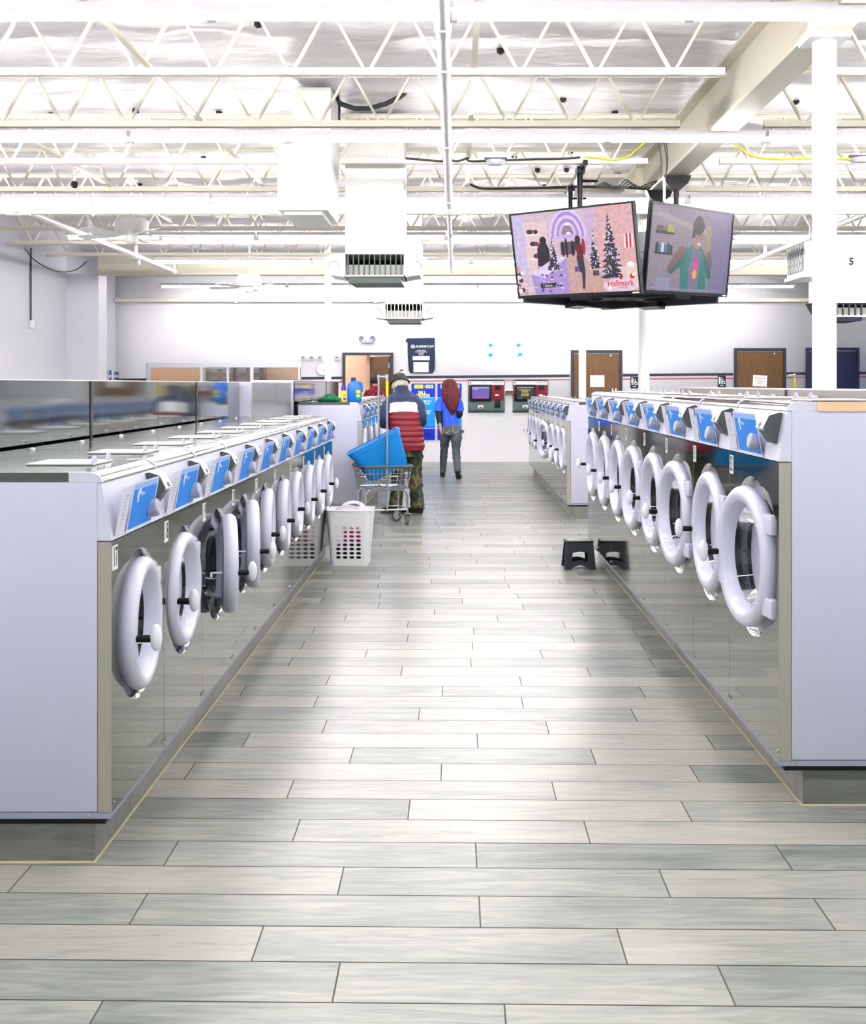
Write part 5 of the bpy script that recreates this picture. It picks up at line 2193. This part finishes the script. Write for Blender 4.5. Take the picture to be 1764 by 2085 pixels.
def limb(b, pts, rx, m, n=6, seg=18, ry=None, wr=0):
    """cloth tube along joints with splined radii and small wrinkles"""
    W = spline([(p[0], p[1], p[2]) for p in pts], n)
    RR = [v.x for v in spline([(v, 0, 0) for v in rx], n)]
    R2 = [v.x for v in spline([(v, 0, 0) for v in (ry or rx)], n)]
    if wr:
        RR = [v * (1 + wr * math.sin(i * 2.1) * noise.noise(Vector((i * .7, v * 9, 3)))) for i, v in enumerate(RR)]
    b.tube(W, RR, m, seg, True, R2)


def shoe(name, parent, heel, ang, L_=.27, sole='sole'):
    t = B()
    R = Matrix.Translation(Vector(heel)) @ Matrix.Rotation(ang, 4, 'Z')
    prof = [(-.035, .05, .03), (.0, .058, .04), (.06, .06, .043), (.14, .045, .046), (.20, .036, .046), (.245, .026, .036), (.262, .018, .018)]
    lo = []
    for y, hh, ww in prof:
        y *= L_ / .27
        lo.append([R @ Vector((ww * math.cos(a), y, .012 + (hh - .0) * (1 + math.sin(a)) * .82)) for a in [2 * PI * k / 16 for k in range(16)]])
    t.rings(lo, 'shoe')
    t.rings([[R @ Vector((.037 * math.cos(a), .0 + .045 * math.sin(a), z)) for a in [2 * PI * k / 16 for k in range(16)]] for z in (.05, .125)], 'shoe')
    o = t.build(name, parent, smooth=60)
    t = B()
    out = []
    for k in range(24):
        a = 2 * PI * k / 24
        yy = .112 + .155 * math.sin(a)
        ww = .040 + .010 * math.sin(a)
        out.append((ww * math.cos(a), yy * L_ / .27))
    t.prism(out, lambda u, v, q: R @ Vector((u, v, q)), 0, .022, sole)
    t.build('sole', o)


# --- the man in the puffer jacket, bent slightly forward, facing away
MP = Vector((-.595, 13.54, 0))
man = thing('person', 'person in navy, white and red puffer jacket and camouflage trousers beside the cart', 'person', MP)
J = dict(pelvis=(.02, 0, .90), chest=(-.01, .07, 1.27), neck=(-.055, .15, 1.49), head=(-.078, .21, 1.565), face=(-.12, 1, -.55),
         shL=(-.18, .09, 1.37), elL=(-.255, .04, 1.12), wrL=(-.18, .30, 1.06), shR=(.15, .09, 1.37), elR=(.168, .04, 1.14), wrR=(.10, .30, 1.07),
         palmL=(.6, 0, -.8), palmR=(-.6, 0, -.8),
         hipL=(-.075, 0, .84), knL=(-.085, .05, .48), anL=(-.125, .06, .09), toL=(-.22, .15, .045),
         hipR=(.105, 0, .84), knR=(.105, .06, .48), anR=(.145, -.02, .09), toR=(.04, .07, .045))
body(J, man)
b = B()
ringsz = []
nz_ = 130
for i in range(nz_ + 1):
    z = .775 + (1.50 - .775) * i / nz_
    key = [(.775, .022, .0, .195, .15), (.80, .022, .0, .208, .16), (.95, .012, .01, .205, .158), (1.15, -.005, .035, .200, .148), (1.30, -.018, .075, .205, .138), (1.40, -.028, .105, .178, .112), (1.45, -.035, .125, .125, .09), (1.50, -.045, .145, .078, .072)]
    for a, c in zip(key, key[1:]):
        if a[0] <= z <= c[0] + 1e-6:
            t_ = (z - a[0]) / (c[0] - a[0])
            t_ = t_ * t_ * (3 - 2 * t_)
            cx, cy, rx, ry = [a[q] + (c[q] - a[q]) * t_ for q in (1, 2, 3, 4)]
    if z < 1.235:
        puff = .010 * (abs(math.sin(PI * (z - .80) / .066)) - .5)
        rx, ry = rx + puff, ry + puff
    ringsz.append((cx, cy, z, rx, ry))
b.loft(ringsz, 'jred', 36, e=2.3)
jk = b.build('jacket', man, smooth=60)
jk.data.materials.append(M['jwhite'])
jk.data.materials.append(M['jnavy'])
for p in jk.data.polygons:
    c = p.center
    zc_ = c.z - .018 * (1 - (c.x / .2) ** 2)
    p.material_index = 0 if zc_ < 1.222 else 1 if zc_ < 1.335 else 2
b = B()
b.loft([(-.045, .145, 1.46, .092, .085), (-.05, .155, 1.50, .084, .08), (-.058, .168, 1.55, .078, .076), (-.058, .168, 1.552, .066, .064)], 'jnavy', 24)
b.build('collar', jk)
for nm, sh, el, wr, sg in (('sleeve', (-.135, .10, 1.385), (-.262, .04, 1.12), (-.19, .27, 1.06), -1), ('sleeve', (.09, .10, 1.385), (.178, .035, 1.13), (.115, .27, 1.06), 1)):
    b = B()
    mid = (Vector(sh) + Vector(el)) / 2 + Vector((sg * .02, -.01, .03))
    limb(b, [sh, mid, el, (Vector(el) + Vector(wr)) / 2, wr], [.075, .080, .076, .066, .048], 'jnavy', wr=.35)
    b.build(nm, jk, smooth=60)
b = B()
b.loft([(.02, 0, .70, .165, .12), (.02, 0, .80, .172, .13), (.02, 0, .90, .165, .125)], 'camo', 24)
limb(b, [(-.065, 0, .86), (-.075, .02, .66), (-.085, .05, .48), (-.105, .05, .27), (-.125, .045, .075)], [.10, .096, .082, .076, .080], 'camo', wr=.4)
limb(b, [(.105, 0, .86), (.105, .03, .66), (.108, .06, .48), (.128, .02, .27), (.148, -.03, .07)], [.10, .098, .086, .080, .086], 'camo', wr=.4)
b.build('trousers', man, smooth=60)
shoe('shoe', man, (-.10, .06, 0), math.radians(52))
shoe('shoe', man, (.17, -.02, 0), math.radians(58))
hc = Vector((-.080, .212, 1.590))
tl = Matrix.Translation(hc) @ Matrix.Rotation(math.radians(-24), 4, 'X') @ Matrix.Rotation(math.radians(-9), 4, 'Y')
b = B()
lo = [[tl @ Vector((rx * math.cos(a), ry * math.sin(a), z)) for a in [2 * PI * k / 28 for k in range(28)]] for rx, ry, z in ((.088, .10, .0), (.092, .104, .03), (.09, .10, .06), (.075, .085, .085), (.045, .05, .098), (.01, .01, .10))]
b.rings(lo, 'camohat')
hat = b.build('cap', man, smooth=60)
b = B()
lo = [[tl @ Vector((rx * math.cos(a), ry * math.sin(a) + off, z + dz * abs(math.cos(a)))) for a in [2 * PI * k / 28 for k in range(28)]] for rx, ry, off, z, dz in ((.088, .10, 0, .014, 0), (.118, .135, .0, -.006, -.006), (.124, .142, .0, -.012, -.008), (.118, .135, 0, -.013, -.006), (.088, .10, 0, .005, 0))]
b.rings(lo, 'camohat', cap=False)
b.build('brim', hat, smooth=60)
b = B()
lo = []
for z, rx, ry, oy in ((.012, .083, .094, 0), (-.02, .098, .098, -.012), (-.055, .108, .092, -.022), (-.085, .094, .07, -.022), (-.10, .05, .04, -.02)):
    lo.append([tl @ Vector((rx * math.cos(a) * (1 + .07 * noise.noise(Vector((a * 3, z * 40, 0)))), oy + ry * math.sin(a) * .9, z + .008 * math.sin(a * 9))) for a in [2 * PI * k / 36 for k in range(36)]])
b.rings(lo, 'greyhair')
b.build('hair', man, smooth=60)

# --- the red-haired woman walking away
WP = Vector((-.0986, 18.9, 0))
wom = thing('person', 'person with long red hair in a bright blue jersey and grey jeans, walking away', 'person', WP)
J = dict(pelvis=(.03, 0, .87), chest=(0, .02, 1.20), neck=(.01, .03, 1.40), head=(.015, .04, 1.515), face=(.15, 1, -.05),
         shL=(-.145, .0, 1.31), elL=(-.178, -.07, 1.08), wrL=(-.150, -.150, .875), shR=(.145, .0, 1.31), elR=(.168, -.03, 1.08), wrR=(.13, .17, 1.02),
         handL=(.12, -.12, -1), palmL=(1, .4, 0), palmR=(-1, 0, -.3),
         hipL=(-.055, .02, .82), knL=(-.085, .13, .46), anL=(-.108, .16, .085), toL=(-.11, .29, .035),
         hipR=(.115, -.01, .82), knR=(.115, -.06, .47), anR=(.142, -.26, .11), toR=(.15, -.15, .035))
body(J, wom, k=.86)
b = B()
b.loft([(.012, .0, .875, .152, .118), (.012, .0, .92, .148, .115), (.004, .01, 1.02, .132, .10), (.0, .015, 1.15, .142, .105), (0, .018, 1.26, .150, .10), (0, .022, 1.32, .135, .085), (.004, .028, 1.37, .085, .066), (.008, .03, 1.40, .06, .056)], 'shirtblue', 32, e=2.3)
sh_ = b.build('jersey', wom, smooth=60)
for sh, mid, en in (((-.10, .01, 1.325), (-.168, -.01, 1.24), (-.180, -.05, 1.105)), ((.105, .01, 1.325), (.165, -.005, 1.24), (.175, -.02, 1.115))):
    b = B()
    limb(b, [sh, mid, en], [.060, .066, .072], 'shirtblue', wr=.2)
    b.build('short_sleeve', sh_, smooth=60)
for a, c, e in (((-.168, -.01, 1.20), (-.177, -.07, 1.06), (-.158, -.13, .915)), ((.165, -.01, 1.20), (.172, -.03, 1.06), (.135, .15, 1.03))):
    b = B()
    limb(b, [a, c, e], [.054, .053, .043], 'blacksleeve')
    b.build('undersleeve', wom, smooth=60)
b = B()
b.loft([(.03, 0, .72, .158, .125), (.03, -.005, .80, .168, .138), (.022, 0, .88, .150, .118), (.02, 0, .915, .14, .11)], 'denim', 28, e=2.2)
limb(b, [(-.055, .01, .80), (-.072, .07, .64), (-.085, .128, .46), (-.098, .145, .28), (-.108, .155, .08)], [.094, .088, .064, .060, .050], 'denim', wr=.3)
limb(b, [(.112, -.01, .80), (.116, -.035, .64), (.116, -.06, .47), (.128, -.16, .28), (.142, -.26, .11)], [.094, .090, .066, .062, .052], 'denim', wr=.3)
jn = b.build('jeans', wom, smooth=60)
b = B()
for s in (-1, 1):
    cx_ = .03 + s * .075
    b.tube([(cx_ - .05, -.128, .86), (cx_ + .05, -.122 if s > 0 else -.13, .86), (cx_ + .045, -.14, .78), (cx_, -.148, .755), (cx_ - .045, -.146, .78), (cx_ - .05, -.128, .86)], .004, 'satin', 5)
b.build('pocket_stitching', jn)
shoe('shoe', wom, (-.108, .15, 0), math.radians(3), .25, 'shoe')
shoe('shoe', wom, (.142, -.27, 0), math.radians(-8), .25, 'shoe')
b = B()
lo = []
for z, cx, cy, rx, ry in ((1.655, .01, .03, .02, .02), (1.648, .008, .03, .06, .06), (1.62, .005, .025, .098, .105), (1.56, .01, .01, .122, .118), (1.49, .02, -.01, .136, .105), (1.42, .025, -.04, .146, .09), (1.35, .03, -.06, .144, .08), (1.28, .035, -.075, .128, .065), (1.20, .045, -.085, .098, .05), (1.12, .05, -.085, .060, .035), (1.07, .05, -.08, .03, .02), (1.045, .05, -.08, .012, .012)):
    lo.append([Vector((cx + rx * math.cos(a) * (1 + .22 * noise.noise(Vector((a * 4, z * 6, 7)))), cy + ry * math.sin(a) * (1 + .22 * noise.noise(Vector((a * 4, z * 6, 2)))), z)) for a in [2 * PI * k / 44 for k in range(44)]])
lo2 = []
for a_, c_ in zip(lo, lo[1:]):
    for k in range(4):
        lo2.append([p.lerp(q_, k / 4) + Vector((1, 0, 0)) * (.006 * noise.noise(Vector((p.x * 60, k * .9 + p.z * 14, i_ * .8)))) for i_, (p, q_) in enumerate(zip(a_, c_))])
b.rings(lo2 + [lo[-1]], 'redhair')
b.build('hair', wom, smooth=80)
t = thing('wallet', 'dark wallet sticking out of the jeans pocket of the red-haired person', 'wallet', WP + Vector((.205, .0, .79)), .2)
b = B()
b.box(-.035, -.012, -.03, .045, .012, .02, 'darkgrey', .005)
t2 = b.build('cover', t)
t2.rotation_euler = (0, .5, 0)

# --- the person in plaid in the doorway
PP = Vector((-1.60, 22.55, 0))
pl = thing('person', 'person with dark hair in a red and black plaid shirt standing at the open door', 'person', PP)
J = dict(pelvis=(0, 0, .95), chest=(0, .02, 1.3), neck=(0, .04, 1.53), head=(-.01, .05, 1.65), face=(-.1, 1, -.2),
         shL=(-.15, 0, 1.43), elL=(-.19, -.01, 1.17), wrL=(-.17, .1, .95), shR=(.15, 0, 1.43), elR=(.19, -.01, 1.17), wrR=(.17, .1, .95),
         hipL=(-.09, 0, .9), knL=(-.09, .03, .5), anL=(-.09, 0, .09), toL=(-.1, .13, .04), hipR=(.09, 0, .9), knR=(.09, .03, .5), anR=(.09, 0, .09), toR=(.1, .13, .04))
body(J, pl, k=.9)
b = B()
b.loft([(0, 0, .86, .17, .13), (0, .01, 1.05, .165, .125), (0, .015, 1.3, .18, .12), (0, .02, 1.42, .165, .10), (0, .03, 1.48, .11, .08), (0, .035, 1.53, .065, .06)], 'plaid', 28, e=2.3)
sp = b.build('plaid_shirt', pl, smooth=60)
for s in (-1, 1):
    b = B()
    limb(b, [(s * .12, .01, 1.43), (s * .185, -.005, 1.28), (s * .195, -.01, 1.15), (s * .172, .09, .97)], [.062, .064, .058, .042], 'plaid')
    b.build('sleeve', sp, smooth=60)
b = B()
b.loft([(0, 0, .78, .165, .12), (0, 0, .9, .165, .12)], 'bluedenim', 20)
for s in (-1, 1):
    limb(b, [(s * .085, 0, .88), (s * .09, .02, .5), (s * .09, 0, .08)], [.09, .075, .07], 'bluedenim')
b.build('jeans', pl, smooth=60)
shoe('shoe', pl, (-.09, 0, 0), .1)
shoe('shoe', pl, (.09, 0, 0), -.1)
b = B()
b.loft([(-.01, .045, 1.58, .075, .07), (-.01, .035, 1.62, .092, .098), (-.01, .035, 1.70, .096, .108), (-.01, .04, 1.76, .075, .085), (-.01, .04, 1.785, .02, .02)], 'darkhair', 24)
b.build('hair', pl, smooth=60)
